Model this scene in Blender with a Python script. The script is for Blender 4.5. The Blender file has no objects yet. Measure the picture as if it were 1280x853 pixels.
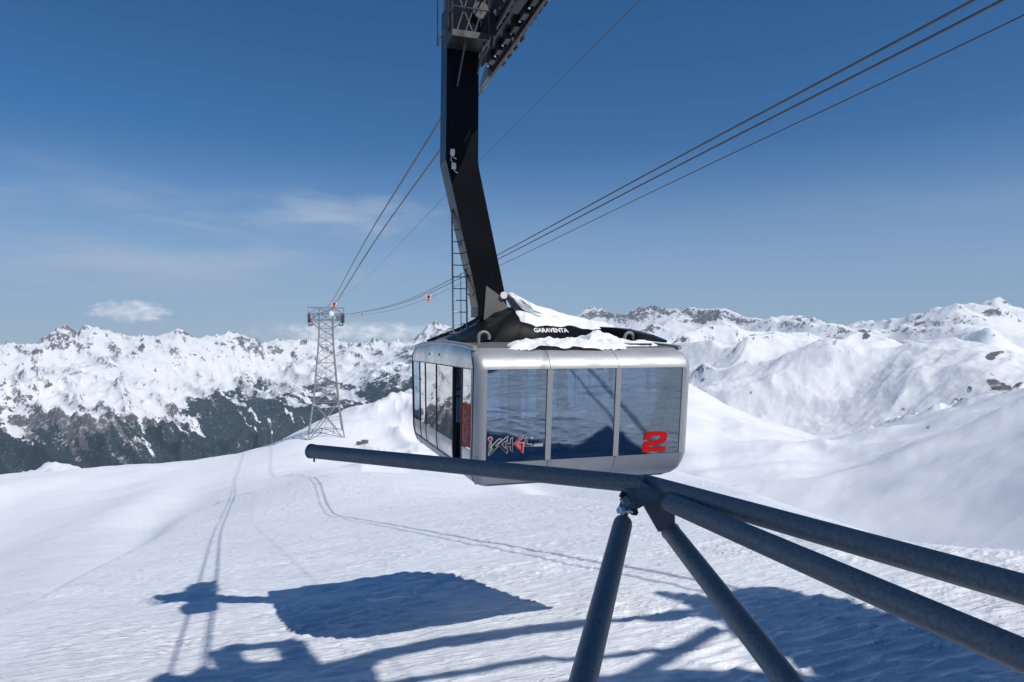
import bpy, bmesh, math, random
import numpy as np
from mathutils import Vector, Matrix
random.seed(7); RNG = np.random.default_rng(7)
SC = bpy.context.scene; COL = SC.collection
# ------------------------------------------------------------------ camera, sky, sun, exposure
FPX, HOR = 853.0, 429.0                         # 24 mm lens; height of the level line of sight
cam = bpy.data.cameras.new("camera"); cam.lens = 24; cam.sensor_width = 36
cam.clip_start = 0.1; cam.clip_end = 90000
camo = bpy.data.objects.new("camera", cam); COL.objects.link(camo); SC.camera = camo
camo.location = (0, 0, 0); camo.rotation_euler = (math.radians(90.17), 0, 0)
SC.view_settings.view_transform = 'Standard'; SC.view_settings.look = 'None'
SC.view_settings.exposure = EXPOSURE = 0.26; SC.view_settings.gamma = 1
SUN = Vector((0.672, -0.529, 1.0)).normalized()   # towards the sun
sl = bpy.data.lights.new("sun", 'SUN'); sl.energy = 3.6; sl.angle = math.radians(0.5); sl.color = (1, .965, .91)
so = bpy.data.objects.new("sun", sl); COL.objects.link(so)
so.rotation_euler = SUN.to_track_quat('Z', 'Y').to_euler(); so.location = (30, 0, 60)
SC.cycles.max_bounces = 6; SC.cycles.volume_bounces = 0; SC.cycles.transparent_max_bounces = 12
SC.cycles.use_denoising = True

class NT:
    """tiny node-tree helper"""
    def __init__(s, tree): s.t = tree; s.n = tree.nodes; s.l = tree.links
    def add(s, typ, **kw):
        nd = s.n.new(typ)
        for k, v in kw.items():
            if hasattr(nd, k): setattr(nd, k, v)
            else: nd.inputs[k].default_value = v
        return nd
    def link(s, a, b): s.l.new(a, b)
    def val(s, sock, v):
        if isinstance(v, bpy.types.NodeSocket): s.l.new(v, sock)
        else: sock.default_value = v
    def math(s, op, a, b=0.0, c=None, clamp=False):
        nd = s.n.new('ShaderNodeMath'); nd.operation = op; nd.use_clamp = clamp
        s.val(nd.inputs[0], a); s.val(nd.inputs[1], b)
        if c is not None: s.val(nd.inputs[2], c)
        return nd.outputs[0]
    def step(s, x, a, b, lo=0.0, hi=1.0):
        nd = s.n.new('ShaderNodeMapRange'); nd.interpolation_type = 'SMOOTHSTEP'
        s.val(nd.inputs[0], x); s.val(nd.inputs[1], a); s.val(nd.inputs[2], b)
        nd.inputs[3].default_value = lo; nd.inputs[4].default_value = hi
        return nd.outputs[0]
    def mix(s, f, a, b):
        nd = s.n.new('ShaderNodeMix'); nd.data_type = 'RGBA'
        s.val(nd.inputs[0], f)
        for i, v in ((6, a), (7, b)):
            if isinstance(v, (tuple, list)): v = tuple(v) + ((1,) if len(v) == 3 else ())
            s.val(nd.inputs[i], v)
        return nd.outputs[2]
    def noise(s, vec, scale, detail=4, rough=.55, dist=0.0, sc=None):
        if sc is not None:
            m = s.n.new('ShaderNodeMapping'); s.l.new(vec, m.inputs[0]); m.inputs[3].default_value = sc; vec = m.outputs[0]
        nd = s.n.new('ShaderNodeTexNoise'); s.l.new(vec, nd.inputs['Vector'])
        nd.inputs['Scale'].default_value = scale; nd.inputs['Detail'].default_value = detail
        nd.inputs['Roughness'].default_value = rough; nd.inputs['Distortion'].default_value = dist
        return nd.outputs[0]

W = bpy.data.worlds.new("World"); SC.world = W; W.use_nodes = True
t = NT(W.node_tree); t.n.clear()
wo = t.add('ShaderNodeOutputWorld'); bg = t.add('ShaderNodeBackground'); bg.inputs[1].default_value = 0.074
sky = t.add('ShaderNodeTexSky'); sky.sky_type = 'NISHITA'; sky.sun_disc = False
sky.sun_elevation = math.asin(SUN.z); sky.sun_rotation = math.atan2(SUN.x, SUN.y)
sky.altitude = 2800; sky.air_density = 1.0; sky.dust_density = 0.0; sky.ozone_density = 3.5
tc = t.add('ShaderNodeTexCoord'); sp = t.add('ShaderNodeSeparateXYZ'); t.link(tc.outputs[0], sp.inputs[0])
az = t.math('ARCTAN2', sp.outputs[0], sp.outputs[1]); el = t.math('ARCSINE', sp.outputs[2])
az = t.math('MULTIPLY', az, 57.2958); el = t.math('MULTIPLY', el, 57.2958)
cb = t.add('ShaderNodeCombineXYZ'); t.link(az, cb.inputs[0]); t.link(el, cb.inputs[1])
P = cb.outputs[0]
def blob(a0, e0, w, h, k, nsc, lo, hi, seed, str_=1.8):
    a = t.math('DIVIDE', t.math('SUBTRACT', az, a0), w); b = t.math('DIVIDE', t.math('SUBTRACT', el, e0), h)
    d = t.math('SQRT', t.math('ADD', t.math('MULTIPLY', a, a), t.math('MULTIPLY', b, b)))
    mp = t.add('ShaderNodeMapping'); t.link(P, mp.inputs[0]); mp.inputs[1].default_value = (seed, seed * .7, 0)
    n = t.noise(mp.outputs[0], nsc, 6, .6, 0.3, sc=(1, str_, 1))
    v = t.math('SUBTRACT', t.math('ADD', 1.0, t.math('MULTIPLY', t.math('SUBTRACT', n, .5), k)), d)
    return t.step(v, lo, hi)
n1 = t.noise(P, .055, 6, .62, .8, sc=(1, 5.5, 1))          # thin cirrus, drawn out sideways
n2 = t.noise(P, .03, 3, .5, .3, sc=(1, 2.2, 1))
band = t.math('MULTIPLY', t.step(el, -1, 3), t.step(el, 8, 15, 1, 0))
cir = t.math('MULTIPLY', t.math('MULTIPLY', t.step(n1, .46, .72), band), t.step(n2, .35, .6))
cir = t.math('MULTIPLY', cir, t.step(az, -12, 16, .30, .10))
veil = t.math('MULTIPLY', t.step(el, -1.0, 17.0, 1, 0), .72)
wisp = t.math('MULTIPLY', blob(-15.2, 10.3, 10.5, 2.3, 1.9, .20, .0, 1.25, 3.1, 3.6), .62)
wisp2 = t.math('MULTIPLY', blob(-27, 5.6, 19, 2.6, 1.6, .14, .0, 1.2, 8.3, 4.5), .75)
cum = t.math('MULTIPLY', blob(-29.2, 2.3, 3.3, .95, 1.3, .75, 0.10, .50, 1.7), 1.0)
bank = t.math('MULTIPLY', blob(-13.5, .9, 8.8, 1.15, 1.5, .42, .05, .7, 5.2), .95)
cl = cir
for m in (wisp, wisp2): cl = t.math('SUBTRACT', t.math('ADD', cl, m), t.math('MULTIPLY', cl, m))
puff = t.math('MAXIMUM', cum, bank)
shade = t.noise(P, .9, 5, .6, sc=(1, 1.6, 1))
pc = t.mix(t.step(shade, .35, .7), (8.5, 9.2, 10.5), (15.0, 15.2, 15.5))
hs = t.add('ShaderNodeHueSaturation'); hs.inputs['Saturation'].default_value = 1.36; hs.inputs['Value'].default_value = 1.0
t.link(sky.outputs[0], hs.inputs['Color'])
c = t.mix(veil, hs.outputs[0], (5.3, 6.7, 8.6)); c = t.mix(cl, c, (6.6, 7.3, 8.6)); c = t.mix(puff, c, pc)
t.link(c, bg.inputs[0]); t.link(bg.outputs[0], wo.inputs[0])

# ------------------------------------------------------------------ helpers
def tag(o, label=None, cat=None, group=None, kind=None):
    if label: o['label'] = label
    if cat: o['category'] = cat
    if group: o['group'] = group
    if kind: o['kind'] = kind
    return o
def px(x, y, d):                                 # a point seen at photo pixel (x, y) at forward distance d
    return Vector(((x - 640) / FPX * d, d, (HOR - y) / FPX * d))
def link_mesh(name, me, parent=None, mat=None, loc=None):
    o = bpy.data.objects.new(name, me); COL.objects.link(o)
    if mat is not None and not me.materials: me.materials.append(mat)
    if parent is not None: o.parent = parent
    if loc is not None: o.location = loc
    return o
class MB:
    """collects geometry for ONE mesh object"""
    def __init__(s, origin=(0, 0, 0)): s.v = []; s.f = []; s.o = Vector(origin)
    def add(s, vs, fs):
        b = len(s.v); s.v += [Vector(p) - s.o for p in vs]; s.f += [tuple(i + b for i in f) for f in fs]; return s
    def hexa(s, p):   # 8 points: bottom ring 0-3, top ring 4-7
        return s.add(p, [(3, 2, 1, 0), (4, 5, 6, 7), (0, 1, 5, 4), (1, 2, 6, 5), (2, 3, 7, 6), (3, 0, 4, 7)])
    def box(s, x0, x1, y0, y1, z0, z1):
        return s.hexa([(x0, y0, z0), (x1, y0, z0), (x1, y1, z0), (x0, y1, z0), (x0, y0, z1), (x1, y0, z1), (x1, y1, z1), (x0, y1, z1)])
    def beam(s, a, b, w, h=None, up=(0, 0, 1)):
        a, b = Vector(a), Vector(b); h = h or w; d = (b - a).normalized(); u = Vector(up)
        if abs(d.dot(u)) > .98: u = Vector((0, 1, 0))
        x = d.cross(u).normalized() * (w / 2); y = x.cross(d).normalized() * (h / 2)
        return s.hexa([a - x - y, a + x - y, a + x + y, a - x + y, b - x - y, b + x - y, b + x + y, b - x + y])
    def tube(s, pts, r, n=10, caps=True):
        pts = [Vector(p) for p in pts]; m = len(pts); rs = r if isinstance(r, (list, tuple)) else [r] * m
        vs = []; prev = None
        for i, p in enumerate(pts):
            d = (pts[min(i + 1, m - 1)] - pts[max(i - 1, 0)]).normalized()
            if prev is None:
                u = Vector((0, 0, 1)) if abs(d.z) < .9 else Vector((1, 0, 0)); x = d.cross(u).normalized()
            else: x = (prev - d * prev.dot(d)).normalized()
            prev = x; y = d.cross(x)
            vs += [p + (x * math.cos(a) + y * math.sin(a)) * rs[i] for a in (2 * math.pi * k / n for k in range(n))]
        fs = [(i * n + k, i * n + (k + 1) % n, (i + 1) * n + (k + 1) % n, (i + 1) * n + k) for i in range(m - 1) for k in range(n)]
        if caps: fs += [tuple(reversed(range(n))), tuple((m - 1) * n + k for k in range(n))]
        return s.add(vs, fs)
    def prism(s, poly, fn, d0, d1):  # poly in 2-D, fn(u, v, d) -> point
        n = len(poly)
        vs = [fn(u, v, d0) for u, v in poly] + [fn(u, v, d1) for u, v in poly]
        return s.add(vs, [tuple(reversed(range(n))), tuple(range(n, 2 * n))] + [(i, (i + 1) % n, n + (i + 1) % n, n + i) for i in range(n)])
    def grid(s, rows):
        m, n = len(rows), len(rows[0])
        return s.add([p for r in rows for p in r], [(i * n + j, i * n + j + 1, (i + 1) * n + j + 1, (i + 1) * n + j) for i in range(m - 1) for j in range(n - 1)])
    def build(s, name, mat, parent=None, smooth=False, bevel=0.0, loc=None):
        me = bpy.data.meshes.new(name); me.from_pydata([tuple(p) for p in s.v], [], s.f)
        bm = bmesh.new(); bm.from_mesh(me); bmesh.ops.recalc_face_normals(bm, faces=bm.faces)
        if bevel > 0:
            es = [e for e in bm.edges if len(e.link_faces) == 2 and e.calc_face_angle(0) > .6]
            bmesh.ops.bevel(bm, geom=es, offset=bevel, segments=2, profile=.5, affect='EDGES', clamp_overlap=True)
        bm.to_mesh(me); bm.free()
        if smooth:
            for p in me.polygons: p.use_smooth = True
            me.set_sharp_from_angle(angle=math.radians(38))
        return link_mesh(name, me, parent, mat, loc)
def empty(name, loc, rz=0.0):
    o = bpy.data.objects.new(name, None); COL.objects.link(o); o.location = loc; o.rotation_euler = (0, 0, rz); o.empty_display_size = .3; return o

# ------------------------------------------------------------------ materials
def new_mat(name):
    m = bpy.data.materials.new(name); m.use_nodes = True; k = NT(m.node_tree); k.n.clear()
    out = k.add('ShaderNodeOutputMaterial'); b = k.add('ShaderNodeBsdfPrincipled'); k.link(b.outputs[0], out.inputs[0])
    return m, k, b, out
def worn(name, col, col2, rough=.45, metal=0.0, scale=6, bump=.0, spec=.5, coat=0.0, sc=None, rr=.12):
    m, k, b, out = new_mat(name); co = k.add('ShaderNodeTexCoord').outputs['Object']
    n = k.noise(co, scale, 6, .6, .2, sc=sc); n2 = k.noise(co, scale * 9, 4, .6)
    f = k.math('ADD', k.math('MULTIPLY', n, .7), k.math('MULTIPLY', n2, .3))
    k.link(k.mix(k.step(f, .35, .65), col, col2), b.inputs['Base Color'])
    k.link(k.step(n, .2, .8, rough - rr, rough + rr), b.inputs['Roughness'])
    b.inputs['Metallic'].default_value = metal; b.inputs['Specular IOR Level'].default_value = spec; b.inputs['Coat Weight'].default_value = coat
    if bump:
        bp = k.add('ShaderNodeBump'); bp.inputs['Strength'].default_value = bump; bp.inputs['Distance'].default_value = .01
        k.link(n2, bp.inputs['Height']); k.link(bp.outputs[0], b.inputs['Normal'])
    return m
M = {}
M['silver'] = worn('silver_paint', (.44, .45, .465), (.40, .41, .43), .52, .5, 1.5, .0)
M['silver_side'] = worn('brushed_silver', (.60, .60, .60), (.52, .53, .54), .30, .75, 1.2, .02)
M['black'] = worn('black_lacquer', (.006, .0065, .008), (.008, .0085, .010), .26, 0, .6, .0, coat=.0, spec=.20, rr=.03)
M['blackgrey'] = worn('grey_underside_paint', (.16, .155, .15), (.12, .118, .115), .5, 0, 2)
M['darksteel'] = worn('dark_steel', (.05, .052, .057), (.09, .09, .093), .45, .5, 5, .05)
M['dark_iron'] = worn('dark_iron', (.022, .023, .026), (.04, .04, .043), .5, .3, 6)
M['rail'] = worn('dull_rail_steel', (.16, .17, .19), (.24, .25, .27), .45, .7, 7)
M['galv'] = worn('galvanised_tower_steel', (.27, .275, .28), (.20, .205, .21), .55, .3, 2)
M['rope'] = worn('steel_rope', (.065, .065, .07), (.10, .10, .105), .5, .4, 3)
M['pipe'] = worn('blue_grey_galvanised_pipe', (.155, .17, .185), (.27, .285, .295), .52, .10, 38, .15, rr=.16)
M['plate'] = worn('grey_gusset_steel', (.15, .165, .185), (.22, .23, .245), .5, .4, 7, .1)
M['bolt'] = worn('zinc_bolt', (.45, .50, .55), (.62, .66, .7), .32, .9, 20)
M['white'] = worn('white_paint', (.8, .8, .8), (.72, .72, .72), .5)
M['red'] = worn('red_film', (.58, .010, .010), (.52, .009, .009), .6, spec=.15)
M['logo_black'] = worn('black_film', (.006, .006, .006), (.01, .01, .01), .4)
M['orange'] = worn('orange_marker_paint', (.80, .12, .03), (.70, .09, .03), .5)
M['rubber'] = worn('black_rubber', (.012, .012, .012), (.02, .02, .02), .7)
M['interior'] = worn('grey_interior_panel', (.10, .11, .12), (.13, .14, .15), .6)
M['floor'] = worn('dark_cabin_floor', (.03, .03, .035), (.05, .05, .055), .7)
M['concrete'] = worn('concrete', (.34, .33, .31), (.26, .25, .24), .85, 0, 1.2, .3)
M['timber'] = worn('brown_stone', (.20, .155, .13), (.11, .09, .08), .85, 0, 1.5, .4)
M['station'] = worn('station_cladding', (.20, .21, .22), (.26, .27, .28), .55, .3, .6)
def glass(name, tint, refl, rough=.012, mirror=(.85, .92, 1.0), ior=1.9):
    m = bpy.data.materials.new(name); m.use_nodes = True; k = NT(m.node_tree); k.n.clear()
    out = k.add('ShaderNodeOutputMaterial'); gl = k.add('ShaderNodeBsdfAnisotropic'); tr = k.add('ShaderNodeBsdfTransparent'); mx = k.add('ShaderNodeMixShader')
    gl.inputs['Roughness'].default_value = rough; gl.inputs[0].default_value = (*mirror, 1); tr.inputs[0].default_value = (*tint, 1)
    fr = k.add('ShaderNodeFresnel'); fr.inputs[0].default_value = ior
    co = k.add('ShaderNodeTexCoord').outputs['Object']; n = k.noise(co, .55, 2, .4)
    bp = k.add('ShaderNodeBump'); bp.inputs['Strength'].default_value = .05; bp.inputs['Distance'].default_value = .05; k.link(n, bp.inputs['Height']); k.link(bp.outputs[0], gl.inputs['Normal'])
    k.link(k.math('ADD', fr.outputs[0], refl, clamp=True), mx.inputs[0]); k.link(tr.outputs[0], mx.inputs[1]); k.link(gl.outputs[0], mx.inputs[2]); k.link(mx.outputs[0], out.inputs[0])
    return m
M['glass'] = glass('blue_tinted_glass', (.58, .68, .78), .17, mirror=(.60, .75, .92))
M['glass_side'] = glass('mirrored_door_glass', (.08, .10, .12), .42, mirror=(.85, .86, .86))
def snow_mat(name, base=(.86, .875, .90)):
    m, k, b, out = new_mat(name); co = k.add('ShaderNodeTexCoord').outputs['Object']
    n = k.noise(co, 3.5, 6, .6); n2 = k.noise(co, 28, 4, .6)
    k.link(k.mix(n, base, (.82, .835, .865)), b.inputs['Base Color']); b.inputs['Roughness'].default_value = .6
    bp = k.add('ShaderNodeBump'); bp.inputs['Strength'].default_value = .5; bp.inputs['Distance'].default_value = .04
    k.link(k.math('ADD', n, k.math('MULTIPLY', n2, .2)), bp.inputs['Height']); k.link(bp.outputs[0], b.inputs['Normal'])
    b.inputs['Subsurface Weight'].default_value = .0
    return m
M['snow_lump'] = snow_mat('roof_snow')
# ------------------------------------------------------------------ terrain (one height field, laid out in rings about the viewpoint's place)
def _hash(ix, iy, seed):
    h = (ix.astype(np.int64) * 374761393 + iy.astype(np.int64) * 668265263 + seed * 974634777) & 0x7fffffff
    h = ((h ^ (h >> 13)) * 1274126177) & 0x7fffffff
    return (h ^ (h >> 16)) & 0x7fffffff
def perlin(x, y, seed=0):
    ix = np.floor(x); iy = np.floor(y); fx = x - ix; fy = y - iy
    u = fx * fx * fx * (fx * (fx * 6 - 15) + 10); v = fy * fy * fy * (fy * (fy * 6 - 15) + 10)
    def g(a, b):
        an = _hash(ix + a, iy + b, seed) * (2 * math.pi / 0x7fffffff)
        return np.cos(an) * (fx - a) + np.sin(an) * (fy - b)
    n0 = g(0, 0) * (1 - u) + g(1, 0) * u; n1 = g(0, 1) * (1 - u) + g(1, 1) * u
    return (n0 * (1 - v) + n1 * v) * 1.5
def fbm(x, y, octv=4, seed=0, gain=.5):
    s = 0; a = 1; tot = 0
    for o in range(octv):
        s = s + a * perlin(x * 2 ** o + 17.3 * o, y * 2 ** o - 9.1 * o, seed + o); tot += a; a *= gain
    return s / tot
def ridged(x, y, octv=5, seed=0, gain=.55):
    s = 0; a = 1; tot = 0; w = 1
    for o in range(octv):
        n = 1 - np.abs(perlin(x * 2.03 ** o + 5.2 * o, y * 2.03 ** o + 3.7 * o, seed + o)) * 1.4; n = n * n * w
        w = np.clip(n * 1.3, 0, 1); s = s + a * n; tot += a; a *= gain
    return s / tot
def sstep(x, a, b): q = np.clip((x - a) / (b - a), 0, 1); return q * q * (3 - 2 * q)
# azimuth columns: fine inside and beside the view, coarse elsewhere
fine = np.linspace(-46, 46, 1060); coarse = np.linspace(46, 314, 96)[1:-1]
AZ = np.radians(np.concatenate([fine, coarse])); NC = len(AZ)
azw = np.where(AZ > math.pi, AZ - 2 * math.pi, AZ)
PX = 640 + 853 * np.tan(np.clip(azw, math.radians(-50), math.radians(50)))
CA = np.cos(np.clip(azw, math.radians(-50), math.radians(50)))
behind = sstep(np.abs(azw), math.radians(50), math.radians(150))
_XS = np.arange(-700, 2001, 1.0)
def curve(pts, blur=26.0):
    xs, ys = zip(*pts)
    if blur:
        n = int(blur * 2.2); k = np.exp(-(np.arange(-n, n + 1) / blur) ** 2); k /= k.sum()
        v = np.interp(PX, _XS, np.convolve(np.pad(np.interp(_XS, xs, ys), n, mode='edge'), k, 'valid'))
    else: v = np.interp(PX, xs, ys)
    mean = .5 * (ys[0] + ys[-1]); return v * (1 - behind) + mean * behind
def z_of(py, r): return -(py - HOR) / FPX * CA * r
D1py = curve([(-300, 850), (-100, 805), (0, 770), (100, 715), (200, 665), (235, 646), (300, 621), (400, 593), (500, 587), (600, 604), (690, 616), (780, 626), (900, 645), (1000, 665), (1150, 681), (1280, 693), (1500, 712)])
KX_ = np.tan(np.clip(azw, math.radians(-50), math.radians(50)))
den = (D1py - HOR) / FPX - .181 + .101 * KX_
D1r = 3.47 / np.maximum(den, 3.47 / 125.) ; D1r = np.clip(D1r, 12, 125) / CA; D1r = np.where(behind > 0, D1r * (1 - behind) + 20 * behind, D1r)
def softened(a, w=45.0):
    o = np.argsort(PX, kind='stable'); f = np.interp(_XS, PX[o], a[o]); n = int(w * 2.2); k = np.exp(-(np.arange(-n, n + 1) / w) ** 2); k /= k.sum()
    return np.interp(PX, _XS, np.convolve(np.pad(f, n, mode='edge'), k, 'valid'))
D1r = softened(D1r, 22) * (1 - behind) + D1r * behind
far1 = sstep(D1r, 60, 115)
def plane(x, y): return -3.47 + .101 * x - .181 * y
Lpy = curve([(-300, 640), (-100, 610), (0, 598), (60, 591), (150, 584), (230, 577), (300, 566), (340, 555), (370, 541), (400, 526), (430, 514), (455, 507), (480, 497), (510, 488), (560, 484), (620, 500), (700, 535), (780, 568), (850, 590), (930, 612), (1010, 640), (1080, 663), (1120, 678), (1280, 715), (1500, 735)], 6.0)
Lr = curve([(-300, 260), (0, 290), (230, 300), (340, 400), (400, 480), (510, 560), (600, 460), (700, 260), (850, 150), (1000, 95), (1110, 62), (1280, 42), (1500, 40)], 60.0)
V1r = D1r * 1.25
Lr = softened(np.maximum(Lr, D1r * 1.7), 40) * (1 - behind) + Lr * behind
LMr = np.sqrt(V1r * Lr)
LMpy = curve([(-300, 780), (0, 705), (100, 668), (200, 628), (300, 592), (400, 576), (450, 566), (500, 560), (560, 566), (620, 590), (700, 606), (780, 612), (850, 626), (1000, 664), (1280, 720), (1500, 740)])
V2r = curve([(-300, 700), (500, 900), (700, 600), (850, 420), (1000, 300), (1110, 240), (1280, 190), (1500, 180)], 60.0)
V2py = curve([(-300, 700), (500, 660), (700, 610), (850, 612), (930, 630), (1010, 655), (1080, 680), (1280, 700), (1500, 700)], 60.0)
R2r = curve([(-300, 1500), (150, 1500), (500, 1600), (700, 1500), (860, 1350), (1050, 1150), (1150, 1000), (1280, 800), (1500, 650)], 60.0)
R2py = curve([(-300, 640), (-50, 606), (0, 596), (25, 594), (45, 586), (65, 576), (85, 579), (110, 590), (150, 604), (300, 640), (500, 620), (600, 520), (700, 480), (800, 470), (860, 478), (900, 502), (940, 520), (980, 532), (1018, 544), (1050, 545), (1075, 537), (1100, 530), (1125, 520), (1150, 513), (1175, 505), (1200, 500), (1240, 491), (1280, 482), (1400, 440), (1500, 420)], 6.0)
V3r = curve([(-300, 3000), (600, 3000), (760, 2500), (860, 2300), (1280, 1700), (1500, 1500)], 60.0)
V3py = curve([(-300, 745), (500, 740), (640, 620), (760, 540), (860, 520), (940, 560), (1050, 585), (1280, 560), (1500, 500)], 60.0)
R3r = curve([(-300, 5300), (350, 5300), (520, 5600), (640, 5000), (760, 4300), (860, 3900), (1280, 3300), (1500, 3200)], 60.0)
R3py = curve([(-300, 500), (0, 500), (60, 495), (120, 480), (170, 483), (240, 492), (300, 500), (400, 500), (450, 490), (510, 465), (600, 450), (680, 425), (725, 420), (780, 421), (830, 424), (860, 418), (890, 421), (915, 425), (945, 433), (975, 422), (1000, 428), (1030, 434), (1060, 436), (1100, 429), (1145, 428), (1180, 424), (1205, 414), (1235, 404), (1260, 422), (1290, 450), (1340, 440), (1500, 410)], 6.0)
V4r = R3r * 1.22
V4py = softened(R3py, 45) + 8 - 41 * (1 - sstep(PX, 560, 700))
R4r = curve([(-300, 7000), (300, 7100), (420, 8200), (540, 9000), (700, 8200), (900, 7400), (1280, 6800), (1500, 6800)], 60.0)
R4py = curve([(-300, 425), (-100, 415), (0, 431), (12, 428), (22, 430), (40, 430), (52, 424), (66, 414), (76, 409), (83, 406), (90, 409), (96, 415), (104, 408), (110, 407), (125, 410), (150, 417), (162, 420), (172, 419), (195, 420), (208, 417), (217, 414), (222, 410), (230, 413), (238, 419), (247, 423), (262, 419), (275, 420), (284, 413), (297, 416), (308, 420), (322, 425), (334, 429), (345, 423), (362, 425), (380, 423), (400, 427), (420, 424), (440, 429), (470, 426), (500, 432), (516, 425), (528, 414), (536, 406), (544, 401), (553, 406), (566, 408), (580, 418), (640, 422), (700, 412), (722, 394), (733, 386), (741, 383), (748, 385), (757, 388), (766, 391), (774, 398), (784, 393), (797, 385), (812, 382.5), (832, 384), (846, 393), (856, 397), (866, 394), (878, 396), (888, 395), (898, 400), (902, 405), (918, 405), (932, 407), (940, 401), (958, 399), (966, 398), (972, 395), (1000, 394.5), (1006, 397), (1012, 399), (1018, 396.5), (1030, 403), (1042, 409), (1060, 406), (1072, 402), (1092, 400), (1105, 405), (1125, 405), (1140, 398.5), (1150, 397), (1165, 404), (1175, 398), (1187, 395.5), (1197, 400), (1215, 394), (1230, 387), (1241, 385), (1252, 389), (1262, 390), (1272, 389), (1284, 394), (1500, 405)], 0)
KR = np.array([np.full(NC, 2.5), D1r * .6, D1r, V1r, LMr, Lr, V2r, R2r, V3r, R3r, V4r, R4r, R4r * 1.25, np.full(NC, 15600.)])
KZ = np.array([plane(2.5 * np.sin(azw), 2.5 * np.cos(azw)), plane(.6 * D1r * np.sin(azw), .6 * D1r * np.cos(azw)), z_of(D1py, D1r) * (1 - behind) + behind * plane(D1r * np.sin(azw), D1r * np.cos(azw)), z_of(D1py + 22 * (1 - far1) - 5 * far1, V1r), z_of(LMpy, LMr), z_of(Lpy, Lr), z_of(V2py, V2r), z_of(R2py, R2r),
               z_of(V3py, V3r), z_of(R3py, R3r), z_of(V4py, V4r), z_of(R4py, R4r), z_of(R4py, R4r) - 900, np.full(NC, -1200.)])
FINE = {i: (KZ[i].copy()) for i in (5, 7, 9, 11)}
for i, pyc, rc, ww in ((5, Lpy, Lr, 24), (7, R2py, R2r, 10), (9, R3py, R3r, 45), (11, R4py, R4r, 60)): KZ[i] = z_of(softened(pyc, ww), rc); KZ[min(i + 1, 12)] = KZ[i + 1] if i != 11 else KZ[11] - 900
for i in range(1, len(KR)): KR[i] = np.maximum(KR[i], KR[i - 1] * 1.06)
KX = np.log(KR)
def pw(r): return 1 - sstep(r, 90, 420)
SNA, CSA = np.sin(azw), np.cos(azw)
KZ_true = KZ.copy()
def dev_of(Zk): return Zk - pw(KR) * plane(KR * SNA, KR * CSA)
# pchip slopes of the departure from the local snow plane
KZ = dev_of(KZ)
hh = KX[1:] - KX[:-1]; de = (KZ[1:] - KZ[:-1]) / hh
mm = np.zeros_like(KZ); same = de[1:] * de[:-1] > 0
w1 = 2 * hh[1:] + hh[:-1]; w2 = hh[1:] + 2 * hh[:-1]
with np.errstate(all='ignore'): inner = (w1 + w2) / (w1 / de[:-1] + w2 / de[1:])
mm[1:-1] = np.where(same, inner, 0); mm[0] = de[0]; mm[-1] = de[-1]
rings = np.concatenate([np.geomspace(2.5, 9, 24)[:-1], np.geomspace(9, 120, 350)[:-1], np.geomspace(120, 1700, 170)[:-1], np.geomspace(1700, 3300, 240)[:-1], np.geomspace(3300, 9200, 330)[:-1], np.geomspace(9200, 15500, 12)])
NR = len(rings); LX = np.log(rings)
Z = np.zeros((NR, NC))
for i in range(len(KR) - 1):
    q = (LX[:, None] - KX[i]) / hh[i]; ok = (q >= 0) & (q < 1 if i < len(KR) - 2 else q <= 1.0001); q = np.clip(q, 0, 1)
    zz = (2 * q ** 3 - 3 * q ** 2 + 1) * KZ[i] + (q ** 3 - 2 * q ** 2 + q) * hh[i] * mm[i] + (-2 * q ** 3 + 3 * q ** 2) * KZ[i + 1] + (q ** 3 - q ** 2) * hh[i] * mm[i + 1]
    Z = np.where(ok, zz, Z)
Z += pw(rings)[:, None] * plane(rings[:, None] * SNA, rings[:, None] * CSA)
KZ = KZ_true
R = np.broadcast_to(rings[:, None], Z.shape); A = np.broadcast_to(azw[None, :], Z.shape); PXg = np.broadcast_to(PX[None, :], Z.shape)
X = R * np.sin(A); Y = R * np.cos(A)
def _box(a, n):                                  # sideways smoothing of the base shape
    p = np.pad(a, ((0, 0), (n // 2 + 1, n // 2)), mode='edge').cumsum(1); return (p[:, n:] - p[:, :-n]) / n
nf = len(fine); F_ = Z[:, :nf]
for _ in range(3): F_ = _box(F_, 17)
wsm = np.clip(np.minimum(np.arange(nf), nf - 1 - np.arange(nf)) / 30, 0, 1)[None, :]; Z[:, :nf] = Z[:, :nf] * (1 - wsm) + F_ * wsm
BASE = Z.copy()
for i, w in ((5, .10), (7, .16), (9, .035), (11, .035)):
    Z += (FINE[i] - KZ[i])[None, :] * np.exp(-np.abs((LX[:, None] - KX[i][None, :]) / w) ** 1.5)
PYb = HOR - BASE / R / np.broadcast_to(CA, Z.shape) * FPX
def near_crest(kr, w): return np.exp(-((LX[:, None] - np.log(kr)[None, :]) / w) ** 2)
left = 1 - sstep(PXg, 560, 700)
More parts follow.
